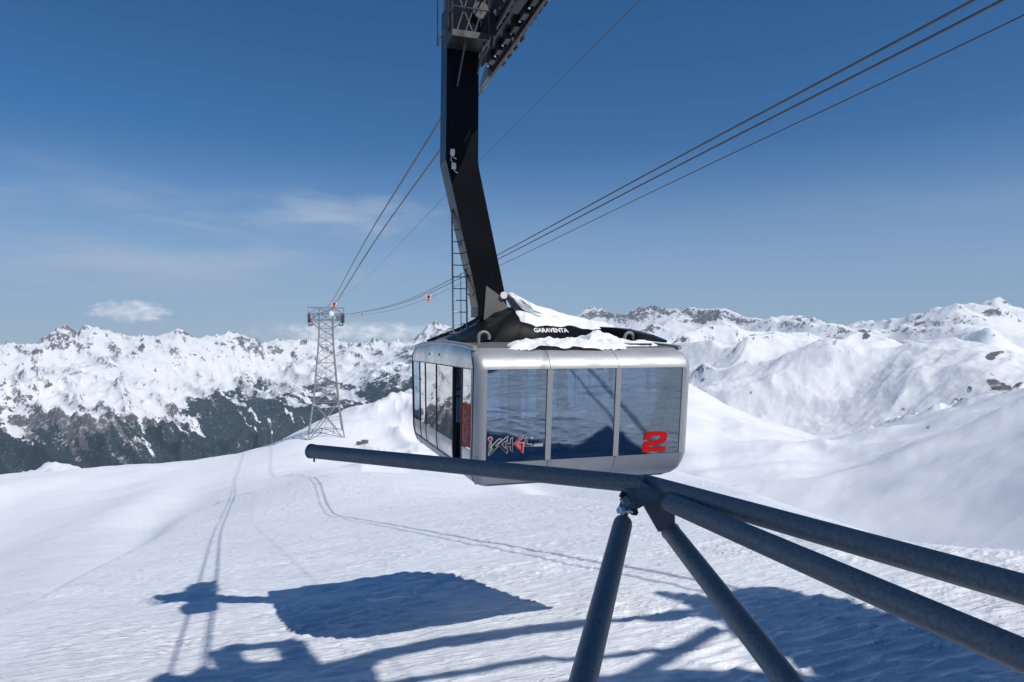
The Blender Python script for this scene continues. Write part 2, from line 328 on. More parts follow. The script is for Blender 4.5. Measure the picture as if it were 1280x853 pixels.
# ---- relief: near snow
i60 = int(np.searchsorted(rings, 150)); s_ = slice(0, i60)
x, y = X[s_], Y[s_]
cr, sr = math.cos(.22), math.sin(.22); xa, ya = x * cr + y * sr, -x * sr + y * cr
warp = fbm(x * .4, y * .4, 3, 40)
sast = ridged(xa / 1.5 + warp * .8, ya / .42 + warp * 1.2, 3, 50, .5)
patch = sstep(fbm(x / 7, y / 5, 3, 60), -.25, .35)
Z[s_] += (sast - .5) * .085 * (0.35 + patch) + fbm(x / 6., y / 4., 3, 61) * .07 + fbm(xa / .55, ya / .17, 2, 62) * .028
def trail(pts, w, d):
    P0 = [px(a, b, 3.47 / ((b - HOR) / FPX - .181 + .101 * (a - 640) / FPX)) for a, b in pts]
    best = np.full(x.shape, 9.)
    for a, b in zip(P0[:-1], P0[1:]):
        dx, dy = b.x - a.x, b.y - a.y; q = np.clip(((x - a.x) * dx + (y - a.y) * dy) / (dx * dx + dy * dy), 0, 1)
        best = np.minimum(best, np.hypot(x - a.x - q * dx, y - a.y - q * dy))
    wob = 1 + .5 * perlin(x * 3, y * 3, 77)
    Z[s_] += d * wob * (-np.exp(-(best / w) ** 2) + .35 * np.exp(-((best - w * 1.9) / (w * .6)) ** 2))
#trail([(424, 612), (440, 628), (470, 645), (520, 656), (580, 670), (640, 686), (700, 694), (745, 703), (800, 706)], .13, .06)
#trail([(436, 612), (452, 626), (486, 641), (540, 650), (600, 664), (660, 680), (720, 690), (770, 697)], .11, .045)
# ---- middle ground
mid = sstep(R, 45, 110) * (1 - sstep(R, 2200, 3300) * 1.0)
Z += mid * (fbm(X / 130, Y / 130, 3, 70) * np.clip(R / 60, 0, 9) * (1 - .7 * near_crest(Lr, .12)) * (.6 + .4 * (1 - left)))
rough_L = np.exp(-((PXg - 500) / 60) ** 2) * sstep(R, 90, 200) * (1 - sstep(R, 500, 700))
Z += rough_L * (ridged((X + Y * .3) / 30, (Y - X * .3) / 60, 4, 75) - .5) * 7
Z += mid * fbm(X / 22, Y / 22, 3, 79) * np.clip(R / 300, .05, 1.3)
bowl = (1 - left) * sstep(R, 150, 400) * (1 - sstep(R, 1500, 2400))
dw = fbm(X / 260, Y / 260, 3, 181) * 150; dv = fbm(X / 260 + 7, Y / 260 + 3, 3, 185) * 150
dun = ridged((X * .83 + Y * .55 + dw) / 390, (Y * .83 - X * .55 + dv) / 620, 3, 188)
Z += bowl * (dun - .45) * 15 * (1 - .8 * near_crest(R2r, .06))
Z += bowl * (ridged((X * .6 + Y * .8 + dw * .4) / 150, (Y * .6 - X * .8 + dv * .4) / 330, 3, 87) - .45) * 7 * (1 - .8 * near_crest(R2r, .06))
rid2 = near_crest(R2r, .09) * sstep(PXg, 1030, 1080)
Z += rid2 * (ridged(X / 60, Y / 60, 4, 85) - .5) * 16
kn = np.exp(-((PXg - 70) / 60) ** 2) * near_crest(R2r, .2)
Z += kn * (ridged(X / 90, Y / 90, 4, 86) - .5) * 22
# ---- mountains
mt = sstep(R, 2600, 3900) * left + (1 - left) * sstep(R, 1900, 2700)
far = sstep(R, 2300, 5200)
tail = 1 - sstep(R, 9500, 14000)
keep4 = 1 - .80 * near_crest(R4r, .055) - .5 * np.clip(0, 0, 1)
keep3 = 1 - .75 * near_crest(R3r, .05) * (1 - left)
PYn0 = PYb
wx = fbm(X / 1500, Y / 1500, 3, 90) * 420; wy = fbm(X / 1500 + 9, Y / 1500 - 4, 3, 95) * 420
big = ridged((X + wx) / 1500, (Y + wy) / 1500, 6, 100, .52)
arc = A * 6200.
gul = ridged((arc + .41 * R + wx * .45) / 300, (R - .41 * arc) / 1000, 5, 110, .6)
fin = ridged((X + wx * .3) / 210, (Y + wy * .3) / 210, 5, 120, .62)
amp = .8 + .2 * left
Z += mt * tail * keep4 * keep3 * amp * (.45 + .55 * sstep(fbm(X / 2200, Y / 2200, 2, 93), -.3, .3)) * ((big - .45) * 250 + (gul - .45) * 190 * left)
Z += mt * tail * amp * (fin - .45) * (24 * left + 6 + 14 * sstep(PYn0, 470, 540) * left + 8 * (1 - left) + (24 + 26 * (1 - left)) * near_crest(R4r, .09) * (keep4 * .6 + .4))
spur = ridged((X * .55 + Y * .83 + wx) / 900, (Y * .55 - X * .83 + wy) / 2100, 5, 160, .5)      # slanting spurs and side valleys on the right
Z += (1 - left) * sstep(R, 2300, 2900) * tail * keep4 * (1 - .8 * near_crest(R3r, .03)) * (spur - .45) * 260
Z += mt * tail * fbm(X / 60, Y / 60, 3, 130) * 7
cragR = near_crest(R4r, .035) * (np.exp(-((PXg - 790) / 75) ** 2) + .35 + .6 * left)
Z += mt * cragR * (ridged(X / 120, Y / 120, 5, 135, .6) - .5) * (60 - 34 * left)
# ---- bring each crest line back to its surveyed height after the relief has been added
CAg = np.broadcast_to(CA, Z.shape)
for it in range(2):
    for i, pyc, rc, w, sm in ((5, Lpy, Lr, .22, 31), (7, R2py, R2r, .12, 21), (9, R3py, R3r, .08, 17), (11, R4py, R4r, .07, 9)):
        win = (R > rc[None, :] * .72) & (R < rc[None, :] * 1.22)
        pyz = HOR - Z / R / CAg * FPX; act = np.where(win, pyz, 1e9).min(0); d = (act - pyc) * (1 - behind)
        if i == 9: d = d * (PX > 700)
        if i == 7: d = d * ((PX > 780) | (PX < 130))
        d = np.clip(d, -40, 40); d = _box(_box(d[None, :], sm), sm)[0]
        Z += d[None, :] / FPX * CAg * R * np.exp(-((LX[:, None] - np.log(rc)[None, :]) / w) ** 2)
# ---- where bare rock, brown ground and forest stand
gz_r = np.gradient(Z, axis=0) / np.gradient(R, axis=0); da = np.gradient(azw); da = np.where(np.abs(da) < 1e-5, 1e-3, np.abs(da))
gz_a = np.gradient(Z, axis=1) / (R * np.maximum(da[None, :], 1e-4))
slope = np.hypot(gz_r, gz_a)
curv = Z - (np.roll(Z, 5, 0) + np.roll(Z, -5, 0) + np.roll(Z, 5, 1) + np.roll(Z, -5, 1)) / 4
PYn = HOR - Z / R / np.broadcast_to(CA, Z.shape) * FPX
rn = fbm(X / 300, Y / 300, 4, 140)
rock = (sstep(slope, .62, 1.25) * .60 + .15 * sstep(curv, 1, 8)) * mt
top = np.clip(1 - (PYn - np.broadcast_to(R4py, Z.shape)) / 34, 0, 1)
rock += mt * sstep(R, 4000, 5500) * left * top * (.26 + .5 * rn)
rock += mt * sstep(R, 5200, 6500) * np.exp(-((PXg - 810) / 62) ** 2) * top * (.62 + .4 * rn)
rock -= left * mt * (.13 + .14 * sstep(top, .45, .1)) * (1 - sstep(PYn, 500, 540))
rock -= (1 - left) * mt * .44 * (1 - np.exp(-((PXg - 800) / 90) ** 2)) * (1 - .6 * top)
TL = np.interp(PX, [-300, 0, 60, 130, 190, 230, 270, 300, 350, 400, 450, 510, 600, 700], [515, 522, 530, 540, 532, 508, 490, 482, 484, 482, 482, 462, 452, 440])
chute = ridged((arc + .45 * R + wx * .3) / 180, (R - .45 * arc) / 2600, 3, 150, .5)
below = (PYn - TL[None, :]) / 26
forest = sstep(R, 3000, 3600) * left * (1 - sstep(PXg, 590, 640)) * np.clip(.5 + .6 * below + .9 * rn - 1.1 * sstep(chute, .55, .80), -1, 1.4)
brown = sstep(R, 3000, 3600) * np.exp(-((PXg - 60) / 150) ** 2) * sstep(PYn, 495, 560)
rock += brown * (.50 + .6 * rn) + .55 * sstep(PYn, 460, 520) * left * sstep(R, 3000, 4000) * (rn + .2)
def spot(a, b, wa, wb, k, rmin, rmax):
    global rock
    rock = rock + 1.6 * k * np.exp(-((PXg - a) / wa) ** 2 - ((PYn - b) / wb) ** 2) * ((R > rmin) & (R < rmax))
for s in ((1238, 446, 9, 6, 1.1), (1250, 441, 8, 3, .9), (1240, 476, 12, 12, .62), (1255, 484, 14, 6, .8), (1211, 487, 5, 6, .8), (1115, 516, 16, 11, .5), (1130, 512, 8, 5, .4), (1037, 500, 10, 6, .35), (970, 520, 16, 7, .34), (1020, 512, 8, 4, .3), (1082, 420, 6, 7, .7),
          (860, 478, 10, 3, .3), (1262, 450, 6, 4, .6), (1275, 455, 8, 3, .5)): spot(*s, 1700, 5200)
for s in ((1238, 392, 9, 7, .6), (1215, 401, 14, 7, .45), (1150, 404, 14, 6, .45), (1005, 399, 18, 5, .35), (1187, 401, 10, 6, .4), (1085, 407, 16, 5, .35), (880, 400, 16, 6, .4)): spot(*s, 5200, 9000)
for s in ((1155, 508, 14, 4, .75), (1140, 516, 8, 4, .5), (1200, 498, 14, 3.5, .6), (1245, 487, 20, 5, .9), (1270, 478, 12, 5, .7), (1160, 535, 4, 6, .5), (1110, 526, 5, 4, .5), (1085, 540, 6, 8, .32)): spot(*s, 600, 1700)
rock += rough_L * .30 * sstep(ridged((X + Y * .3) / 30, (Y - X * .3) / 60, 4, 75), .5, .8)
rock += kn * .35
earth = np.exp(-((R - np.broadcast_to(D1r, R.shape) * 1.0) / (np.broadcast_to(D1r, R.shape) * .03)) ** 2) * sstep(PXg, 225, 245) * (1 - sstep(PXg, 300, 370)) * .55
earth += .5 * np.exp(-((PXg - 400) / 9) ** 2) * ((PYn > 566) & (PYn < 576) & (R > 150) & (R < 300))
SURF_AT = lambda xx, yy: float(Z[int(np.argmin(np.abs(rings - math.hypot(xx, yy)))), int(np.argmin(np.abs(azw - math.atan2(xx, yy))))])

def sheet(name, r0, r1, cols, mat, label_kind='structure'):
    rr = np.arange(r0, r1 + 1); nr, nc = len(rr), len(cols); I = np.ix_(rr, cols)
    co = np.stack([X[I], Y[I], Z[I]], -1).reshape(-1, 3).astype(np.float32)
    a = np.arange(nr - 1)[:, None] * nc + np.arange(nc - 1)[None, :]
    q = np.stack([a, a + 1, a + 1 + nc, a + nc], -1).reshape(-1, 4).astype(np.int32)
    me = bpy.data.meshes.new(name); me.vertices.add(len(co)); me.vertices.foreach_set('co', co.ravel())
    me.loops.add(q.size); me.loops.foreach_set('vertex_index', q.ravel()); me.polygons.add(len(q))
    me.polygons.foreach_set('loop_start', np.arange(0, q.size, 4, dtype=np.int32)); me.polygons.foreach_set('loop_total', np.full(len(q), 4, np.int32))
    me.update(calc_edges=True); me.polygons.foreach_set('use_smooth', np.ones(len(q), bool))
    for nm, arr in (('rock', rock), ('forest', forest), ('earth', earth)):
        at = me.attributes.new(nm, 'FLOAT', 'POINT'); at.data.foreach_set('value', np.clip(arr[I], -1, 2).astype(np.float32).ravel())
    o = link_mesh(name, me, None, mat); o['kind'] = label_kind; return o
def snow_ground():
    m, k, b, out = new_mat('wind_packed_snow'); co = k.add('ShaderNodeTexCoord').outputs['Object']
    e = k.add('ShaderNodeAttribute', attribute_name='earth').outputs['Fac']
    mp = k.add('ShaderNodeMapping'); k.link(co, mp.inputs[0]); mp.inputs[2].default_value = (0, 0, -.22); v = mp.outputs[0]
    n1 = k.noise(v, 2.2, 5, .62, .5, sc=(.32, 1.5, 1)); n2 = k.noise(v, 9, 4, .6, .3, sc=(.35, 1.7, 1)); n3 = k.noise(co, .35, 4, .55)
    glaze = k.step(k.noise(v, 1.3, 6, .65, .6, sc=(.28, 1.7, 1)), .54, .66)
    st1 = k.step(n1, .50, .56); st2 = k.step(k.noise(v, 5.5, 5, .65, .4, sc=(.30, 1.9, 1)), .52, .60)
    hgt = k.math('ADD', k.math('ADD', k.math('MULTIPLY', n1, .09), k.math('MULTIPLY', n2, .03)), k.math('ADD', k.math('MULTIPLY', st1, .016), k.math('MULTIPLY', st2, .010)))
    hgt = k.math('MULTIPLY', hgt, k.step(k.noise(co, .22, 5, .6, .6), .36, .62, .45, 1.25))
    bp = k.add('ShaderNodeBump'); bp.inputs['Strength'].default_value = .85; bp.inputs['Distance'].default_value = 1.0
    k.link(hgt, bp.inputs['Height']); k.link(bp.outputs[0], b.inputs['Normal'])
    c = k.mix(n3, (.83, .85, .89), (.80, .82, .865)); c = k.mix(k.math('MULTIPLY', glaze, .5), c, (.90, .905, .92))
    en = k.step(k.math('ADD', e, k.math('MULTIPLY', k.math('SUBTRACT', k.noise(co, 1.6, 6, .65), .5), 1.3)), .52, .72)
    c = k.mix(en, c, (.17, .14, .11)); k.link(c, b.inputs['Base Color'])
    k.link(k.step(glaze, 0, 1, .62, .38), b.inputs['Roughness']); b.inputs['Specular IOR Level'].default_value = .3
    return m
def alpine():
    m, k, b, out = new_mat('snow_rock_and_forest'); co = k.add('ShaderNodeTexCoord').outputs['Object']
    ra = k.add('ShaderNodeAttribute', attribute_name='rock').outputs['Fac']; fa = k.add('ShaderNodeAttribute', attribute_name='forest').outputs['Fac']
    ea = k.add('ShaderNodeAttribute', attribute_name='earth').outputs['Fac']
    a1 = k.noise(co, .012, 9, .68, .6); a2 = k.noise(co, .05, 6, .7, .4); a3 = k.noise(co, .004, 6, .6, .5)
    nn = k.math('ADD', k.math('MULTIPLY', k.math('SUBTRACT', a1, .5), 1.9), k.math('MULTIPLY', k.math('SUBTRACT', a2, .5), 1.7))
    rf = k.step(k.math('ADD', ra, nn), .52, .62)
    fn = k.noise(co, .028, 7, .72, .3)
    ff = k.step(k.math('ADD', fa, k.math('MULTIPLY', k.math('SUBTRACT', fn, .5), 2.4)), .52, .72)
    snow = k.mix(a3, (.86, .865, .88), (.82, .83, .85))
    rockc = k.mix(a1, (.21, .18, .165), (.11, .10, .10)); rockc = k.mix(k.step(k.noise(co, .03, 5, .7), .50, .68), rockc, (.62, .62, .64))
    forc = k.mix(a2, (.022, .036, .040), (.048, .052, .054)); forc = k.mix(k.step(k.noise(co, .06, 5, .75), .57, .70), forc, (.45, .46, .48))
    c = k.mix(rf, snow, rockc); c = k.mix(ff, c, forc); c = k.mix(k.step(ea, .2, .6), c, (.2, .16, .13))
    k.link(c, b.inputs['Base Color']); b.inputs['Roughness'].default_value = .8; b.inputs['Specular IOR Level'].default_value = .1
    bp = k.add('ShaderNodeBump'); bp.inputs['Strength'].default_value = .55; bp.inputs['Distance'].default_value = 12
    k.link(k.math('ADD', k.math('MULTIPLY', a1, .5), k.math('MULTIPLY', a2, .35)), bp.inputs['Height'])
    # fine relief only where ground is rough
    b2 = k.add('ShaderNodeBump'); b2.inputs['Distance'].default_value = 7; k.link(k.math('MAXIMUM', rf, ff), b2.inputs['Strength'])
    k.link(k.noise(co, .11, 5, .7), b2.inputs['Height']); k.link(bp.outputs[0], b2.inputs['Normal']); k.link(b2.outputs[0], b.inputs['Normal'])
    return m
def slope_snow():
    m, k, b, out = new_mat('smooth_slope_snow'); co = k.add('ShaderNodeTexCoord').outputs['Object']
    ra = k.add('ShaderNodeAttribute', attribute_name='rock').outputs['Fac']; ea = k.add('ShaderNodeAttribute', attribute_name='earth').outputs['Fac']
    a = k.noise(co, .16, 8, .66, .4); a4 = k.noise(co, .9, 5, .65)
    nn = k.math('ADD', k.math('MULTIPLY', k.math('SUBTRACT', a, .5), 1.5), k.math('MULTIPLY', k.math('SUBTRACT', a4, .5), .9))
    rf = k.step(k.math('ADD', k.math('MAXIMUM', ra, ea), nn), .55, .70)
    w = k.noise(co, .03, 6, .6, .8, sc=(.35, 1.2, 1))
    snow = k.mix(w, (.84, .855, .885), (.81, .825, .86)); rc = k.mix(a4, (.19, .165, .14), (.11, .10, .09))
    k.link(k.mix(rf, snow, rc), b.inputs['Base Color']); b.inputs['Roughness'].default_value = .65; b.inputs['Specular IOR Level'].default_value = .2
    bp = k.add('ShaderNodeBump'); bp.inputs['Strength'].default_value = .5; bp.inputs['Distance'].default_value = 1.0
    k.link(k.math('ADD', k.math('MULTIPLY', w, 1.6), k.math('MULTIPLY', a, .30)), bp.inputs['Height']); k.link(bp.outputs[0], b.inputs['Normal'])
    return m
def slope_only_dune(): pass
i_a = int(np.searchsorted(rings, 135)); i_b = int(np.searchsorted(rings, 1750))
allc = np.append(np.arange(NC), 0); cmid = int(np.argmin(np.abs(fine - math.degrees(math.atan((640 - 640) / 853)))))
half2 = int(len(fine) + len(coarse) / 2)
sheet('snow_ground', 0, i_a, allc, snow_ground())
sheet('snow_slope', i_a, i_b, allc, slope_snow())
am = alpine()
sheet('mountain_range', i_b, NR - 1, np.concatenate([np.arange(half2, NC), np.arange(0, cmid + 1)]), am)
sheet('mountain_range', i_b, NR - 1, np.arange(cmid, half2 + 1), am)
# ------------------------------------------------------------------ the cable-car cabin
YAW = 0.314; CX, CY = .345, 16.74; ZB = -2.76
CU = Vector((-math.sin(YAW), math.cos(YAW), 0)); CV = Vector((math.cos(YAW), math.sin(YAW), 0))
def cabin_root(name, z=ZB): return empty(name, (CX, CY, z), YAW)
OX, OY = CX, CY; SH = .085; CX += CV.x * SH; CY += CV.y * SH
cab = cabin_root('cable_car_cabin')
tag(cab, 'silver aerial tramway cabin with dark blue windows, a red 2 and a ski resort logo', 'cable car')
pz = [-2.80, -2.76, -2.70, -2.6, -2.45, -2.27, -.52, -.44, -.36, -.28, -.21, -.15, -.10]
phw = [1.94, 2.04, 2.11, 2.16, 2.195, 2.215, 2.222, 2.222, 2.222, 2.22, 2.205, 2.17, 2.12]
phl = [2.96, 3.06, 3.14, 3.24, 3.33, 3.41, 3.576, 3.562, 3.525, 3.46, 3.37, 3.25, 3.10]
RC = .16
def prof(z): return float(np.interp(z, pz, phw)) + SH, float(np.interp(z, pz, phl))
WR, LR = 2.222 + SH - RC, 3.576 - RC
def arch(tt): return .13 * max(0, 1 - (tt / 3.45) ** 2)
def side_pt(side, a, z, off=0.0):
    """side F front, B back, L left, R right; a runs along it; off = inwards distance"""
    hw, hl = prof(z)
    if side in 'FB': p = Vector((a * (hw - RC) / WR, -(hl - off) if side == 'F' else hl - off, z))
    else:
        top = np.clip((z + .52) / .4, 0, 1)
        p = Vector((-(hw - off) if side == 'L' else hw - off, a * (hl - RC) / LR, z + top * arch(a)))
    p.z -= ZB; return p
def panel(side, a0, a1, z0, z1, off=0.0, th=.03, na=None, nz=None, mb=None):
    mb = mb or MB(); na = na or max(1, int(abs(a1 - a0) / .4)); nz = nz or max(1, int(abs(z1 - z0) / .07) if z1 > -.5 or z0 < -2.27 else 4)
    aa = [a0 + (a1 - a0) * i / na for i in range(na + 1)]; zz = [z0 + (z1 - z0) * i / nz for i in range(nz + 1)]
    o = [[side_pt(side, a, z, off) for a in aa] for z in zz]; n = [[side_pt(side, a, z, off + th) for a in aa] for z in zz]
    mb.grid(o); mb.grid(n)
    for r0, r1 in ((o[0], n[0]), (o[-1], n[-1]), ([r[0] for r in o], [r[0] for r in n]), ([r[-1] for r in o], [r[-1] for r in n])): mb.grid([r0, r1])
    return mb
WZ0, WZ1 = -2.27, -.50
FW = [(-2.085, -.885), (-.775, .575), (.685, 2.085)]
sill, mull = .035, .11
def end_wall(side):
    # mullions and window frame
    for a0, a1 in ((-.885, -.775), (.575, .685)): panel(side, a0, a1, WZ0, WZ1, -.006, .05).build('mullion', M['silver'], cab, True)
    for a0, a1 in ((-2.15, -.835), (-.825, .625), (.635, 2.15)):
        panel(side, a0, a1, -2.745, WZ0 - .004, 0, .03, nz=9).build('skirt_panel', M['silver'], cab, True)
        panel(side, a0, a1, WZ1 + .004, -.10, 0, .03, nz=12).build('top_panel', M['silver'], cab, True)
    for a0, a1 in FW:
        w = panel(side, a0 + .004, a1 - .004, WZ0 + .006, WZ1 - .004, .018, .012).build('window', M['glass'], cab, True)
    for a in (-2.118, 2.118): panel(side, a - .033, a + .033, WZ0, WZ1, 0, .04, 1).build('window_post', M['silver'], cab, True)
end_wall('F'); end_wall('B')
for sx in (-1, 1):                                         # rounded corner posts
    for sy in (-1, 1):
        rows = []
        for off in (0, .03):
            col = []
            for z in np.concatenate([np.linspace(-2.80, -2.27, 9), np.linspace(-2.0, -.52, 5), np.linspace(-.45, -.10, 9)]):
                hw, hl = prof(z); r = RC - off; row = []
                for k in range(8):
                    an = math.pi / 2 * k / 7
                    row.append(Vector((sx * (hw - RC + r * math.cos(an)), sy * (hl - RC + r * math.sin(an)), z - ZB)))
                col.append(row)
            rows.append(col)
        mb = MB(); mb.grid(rows[0]); mb.grid(rows[1]); mb.build('corner_post', M['silver'], cab, True)
        # raised lip where the end frame meets the side
        lip = MB(); lip.tube([Vector((sx * (prof(z)[0] + .002), sy * (prof(z)[1] - RC - .02), z - ZB)) for z in np.linspace(-2.76, -.16, 22)], .016, 6); lip.build('rubber_seal', M['darksteel'], cab, True)
def long_side(side, doors):
    m = 1 if side == 'L' else 1
    panel(side, -3.44, 3.44, -.50, -.14, 0, .03, 18, 6).build('top_panel', M['silver_side'], cab, True)
    panel(side, -3.44, 3.44, -2.79, -2.52, 0, .03, 16, 6).build('skirt_panel', M['silver'], cab, True)
    panel(side, -3.44, 3.44, -.505, -.49, -.008, .03, 16, 1).build('door_track', M['darksteel'], cab, True)
    panel(side, -3.44, 3.44, -2.525, -2.495, -.012, .04, 16, 1).build('door_track', M['darksteel'], cab, True)
    for a0, a1, kind in doors:
        if kind == 'post': panel(side, a0, a1, -2.495, -.505, 0, .05).build('side_post', M['silver'], cab, True)
        elif kind == 'gap':
            panel(side, a0, a1, -2.495, -.505, .09, .01).build('window', M['glass'], cab, True)
            panel(side, a0, a0 + .05, -2.495, -.505, .0, .08, 1).build('door_seal', M['rubber'], cab); panel(side, a1 - .05, a1, -2.495, -.505, .0, .08, 1).build('door_seal', M['rubber'], cab)
        else:
            d = panel(side, a0 + .01, a1 - .01, -2.07, -.51, .012, .02).build('door_window' if kind == 'door' else 'window', M['glass_side'] if kind == 'door' else M['glass'], cab, True)
            panel(side, a0 + .01, a1 - .01, -2.49, -2.08, .008, .03).build('door_kick_panel', M['silver_side'], cab, True)
            panel(side, a0, a0 + .02, -2.49, -.51, -.004, .04, 1).build('door_edge', M['darksteel'], cab); panel(side, a1 - .02, a1, -2.49, -.51, -.004, .04, 1).build('door_edge', M['darksteel'], cab)
lay = [(-3.43, -3.26, 'post'), (-3.26, -2.45, 'door'), (-2.45, -1.66, 'gap'), (-1.66, .10, 'door'), (.10, 1.50, 'door'), (1.50, 2.30, 'door'), (2.30, 3.36, 'window'), (3.36, 3.43, 'post')]
long_side('L', lay); long_side('R', lay)
# roof skin, underside, floor, ceiling
rows = []
for tt in np.linspace(-3.10, 3.10, 27):
    rows.append([Vector((s, tt, -.10 + arch(tt) - (.02 if abs(s) > 2.15 else 0) - ZB)) for s in (-2.20, -2.08, -1.2, 0, 1.2, 2.08, 2.20)])
r2 = [[p - Vector((0, 0, .03)) for p in r] for r in rows]
MB().grid(rows).grid(r2).grid([rows[0], r2[0]]).grid([rows[-1], r2[-1]]).build('roof', M['blackgrey'], cab, True)
for s in (-1, 1):                                          # bright roof edge on the long sides
    e = MB(); e.tube([Vector((s * 2.235, tt, -.115 + arch(tt) - ZB)) for tt in np.linspace(-3.22, 3.22, 20)], .05, 8); e.build('roof_edge', M['silver'], cab, True)
MB().box(-1.95, 1.95, -2.98, 2.98, -2.80 - ZB, -2.77 - ZB).build('underside', M['silver'], cab, bevel=.01)
MB().box(-2.12, 2.12, -3.15, 3.15, -2.62 - ZB, -2.58 - ZB).build('floor', M['floor'], cab)
MB().box(-2.14, 2.14, -3.3, 3.3, -.44 - ZB, -.40 - ZB).build('ceiling', M['interior'], cab)
for x in (-1.2, 1.2): MB().box(x - .12, x + .12, -2.9, 2.9, -.47 - ZB, -.445 - ZB).build('ceiling_rail', M['silver'], cab)
for y in (-3.22, -3.0, 3.22): 
    for z in (-1.32, -1.52):
        if y == -3.0 and z == -1.32: continue
        MB().tube([(-2.0, y, z - ZB), (2.0, y, z - ZB)], .027, 8).build('handrail', M['white'], cab, True)
for x in (-1.3, 0, 1.3):
    for y in (-1.9, .2, 2.1): MB().tube([(x, y, -2.6 - ZB), (x, y, -.44 - ZB)], .022, 8).build('grab_pole', M['rail'], cab, True)
for y in (-1.0, 1.2): MB().box(-.16, .16, y - .12, y + .12, -2.58 - ZB, -.44 - ZB).build('inner_column', M['interior'], cab, bevel=.02)
MB().box(1.2, 1.75, -2.7, -2.3, -2.58 - ZB, -1.55 - ZB).build('control_desk', M['interior'], cab, bevel=.04)
MB().tube([(.5, -3.05, -.52 - ZB), (.5, -2.85, -.52 - ZB)], .04, 10).build('ceiling_lamp', M['white'], cab)
# lifting lugs, hatches on the roof
for s, tt in ((-1.72, -2.0), (1.68, -2.0), (-1.72, 2.0), (1.68, 2.0)):
    zr = -.10 + arch(tt) - ZB; r = .115
    pts = [Vector((s - r, tt, zr - .02)), Vector((s - r, tt, zr + .13))] + [Vector((s - r * math.cos(a), tt, zr + .13 + r * math.sin(a))) for a in np.linspace(.2, math.pi * 1.12, 14)]
    MB().tube(pts, .037, 10).build('lifting_lug', M['galv'], cab, True)
for s in (.35, 1.35):
    zr = -.10 + arch(-2.5) - ZB
    MB().box(s - .38, s + .38, -2.95, -2.2, zr, zr + .035).build('roof_hatch', M['darksteel'], cab, bevel=.008)
for tt, s in ((-.25, -2.317), (.9, -2.317)): MB().box(s, s + .01, tt - .05, tt + .05, -.30 - ZB, -.24 - ZB).build('small_lock', M['darksteel'], cab)
# ---- marks on the cabin
def flat_on(side, polys, fn, name, mat, off, th=.004, parent=None):
    mb = MB()
    for poly in polys:
        n = len(poly); o = [side_pt(side, *fn(*p), off) for p in poly]; i_ = [side_pt(side, *fn(*p), off + th) for p in poly]
        mb.add(o + i_, [tuple(range(n)), tuple(reversed(range(n, 2 * n)))] + [(k, (k + 1) % n, n + (k + 1) % n, n + k) for k in range(n)])
    return mb.build(name, mat, parent or cab)
def text_polys(body, shear=0.0, offset=0.0, size=1.0):
    cu = bpy.data.curves.new('letters', 'FONT'); cu.body = body; cu.size = size; cu.shear = shear; cu.offset = offset; cu.resolution_u = 3
    ob = bpy.data.objects.new('letters', cu); COL.objects.link(ob); dg = bpy.context.evaluated_depsgraph_get(); dg.update()
    me = bpy.data.meshes.new_from_object(ob.evaluated_get(dg)); v = [tuple(p.co[:2]) for p in me.vertices]; f = [[v[i] for i in p.vertices] for p in me.polygons]
    bpy.data.objects.remove(ob); bpy.data.curves.remove(cu); bpy.data.meshes.remove(me)
    xs = [p[0] for q in f for p in q]; ys = [p[1] for q in f for p in q]; return f, (min(xs), max(xs), min(ys), max(ys))
def inv_front(x, y):                                       # place on the front pane for a logo coordinate given in photo pixels
    q = (x - 640) / FPX; z = -2.0
    for _ in range(6):
        tt = -prof(z)[1]; bx, by = CX - CU.y * 0 + CU.x * tt, CY + CU.y * tt
        s = (q * by - bx) / (CV.x - CV.y * q); dd = by + CV.y * s; z = (HOR - y) / FPX * dd
    return s * WR / (prof(z)[0] - RC), z
def L(x, y): return 600 + x / 14.22, 535 + y / 14.22       # enlarged-logo coordinates
lg = {
 'i': [(185, 255), (200, 262), (182, 385), (160, 412), (170, 330)],
 's': [(345, 198), (385, 203), (268, 318), (318, 330), (160, 492), (155, 462), (250, 360), (205, 358), (240, 300)],
 'c': [(482, 165), (497, 165), (484, 205), (382, 290), (485, 405), (478, 450), (330, 290)],
 'h1': [(470, 258), (498, 232), (490, 400), (470, 380)], 'h2': [(490, 288), (550, 284), (550, 318), (490, 320)], 'h3': [(550, 200), (580, 178), (572, 420), (545, 390)],
 'l': [(815, 190), (838, 160), (834, 292), (925, 296), (915, 322), (800, 322)]}
gp = [[(765, 130), (750, 185), (640, 288), (600, 290)], [(600, 290), (640, 288), (730, 385), (768, 460)], [(730, 385), (725, 345), (720, 300), (690, 312), (700, 272), (775, 262), (765, 420), (768, 460)]]
def grow(poly, k):
    cx = sum(p[0] for p in poly) / len(poly); cy = sum(p[1] for p in poly) / len(poly); out = []
    n = len(poly); ar = sum(poly[i][0] * poly[(i + 1) % n][1] - poly[(i + 1) % n][0] * poly[i][1] for i in range(n)); sg = 1 if ar > 0 else -1
    for i in range(n):
        a, b, c = poly[i - 1], poly[i], poly[(i + 1) % n]
        d1 = Vector((b[0] - a[0], b[1] - a[1])).normalized(); d2 = Vector((c[0] - b[0], c[1] - b[1])).normalized()
        n1 = Vector((d1.y, -d1.x)) * sg; n2 = Vector((d2.y, -d2.x)) * sg; m = (n1 + n2); m = m / max(.55, m.length_squared / 2) if m.length > 1e-3 else n1
        out.append((b[0] + m.x * k, b[1] + m.y * k))
    return out
def tri(poly):                                             # ear cut through mathutils
    from mathutils.geometry import tessellate_polygon
    return [[poly[i] for i in t3] for t3 in tessellate_polygon([[Vector((*p, 0)) for p in poly]])]
fL = lambda x, y: inv_front(*L(x, y))
blk = [q for p in lg.values() for q in tri(p)]; rim = [q for p in list(lg.values()) + gp for q in tri(grow(p, 9))]
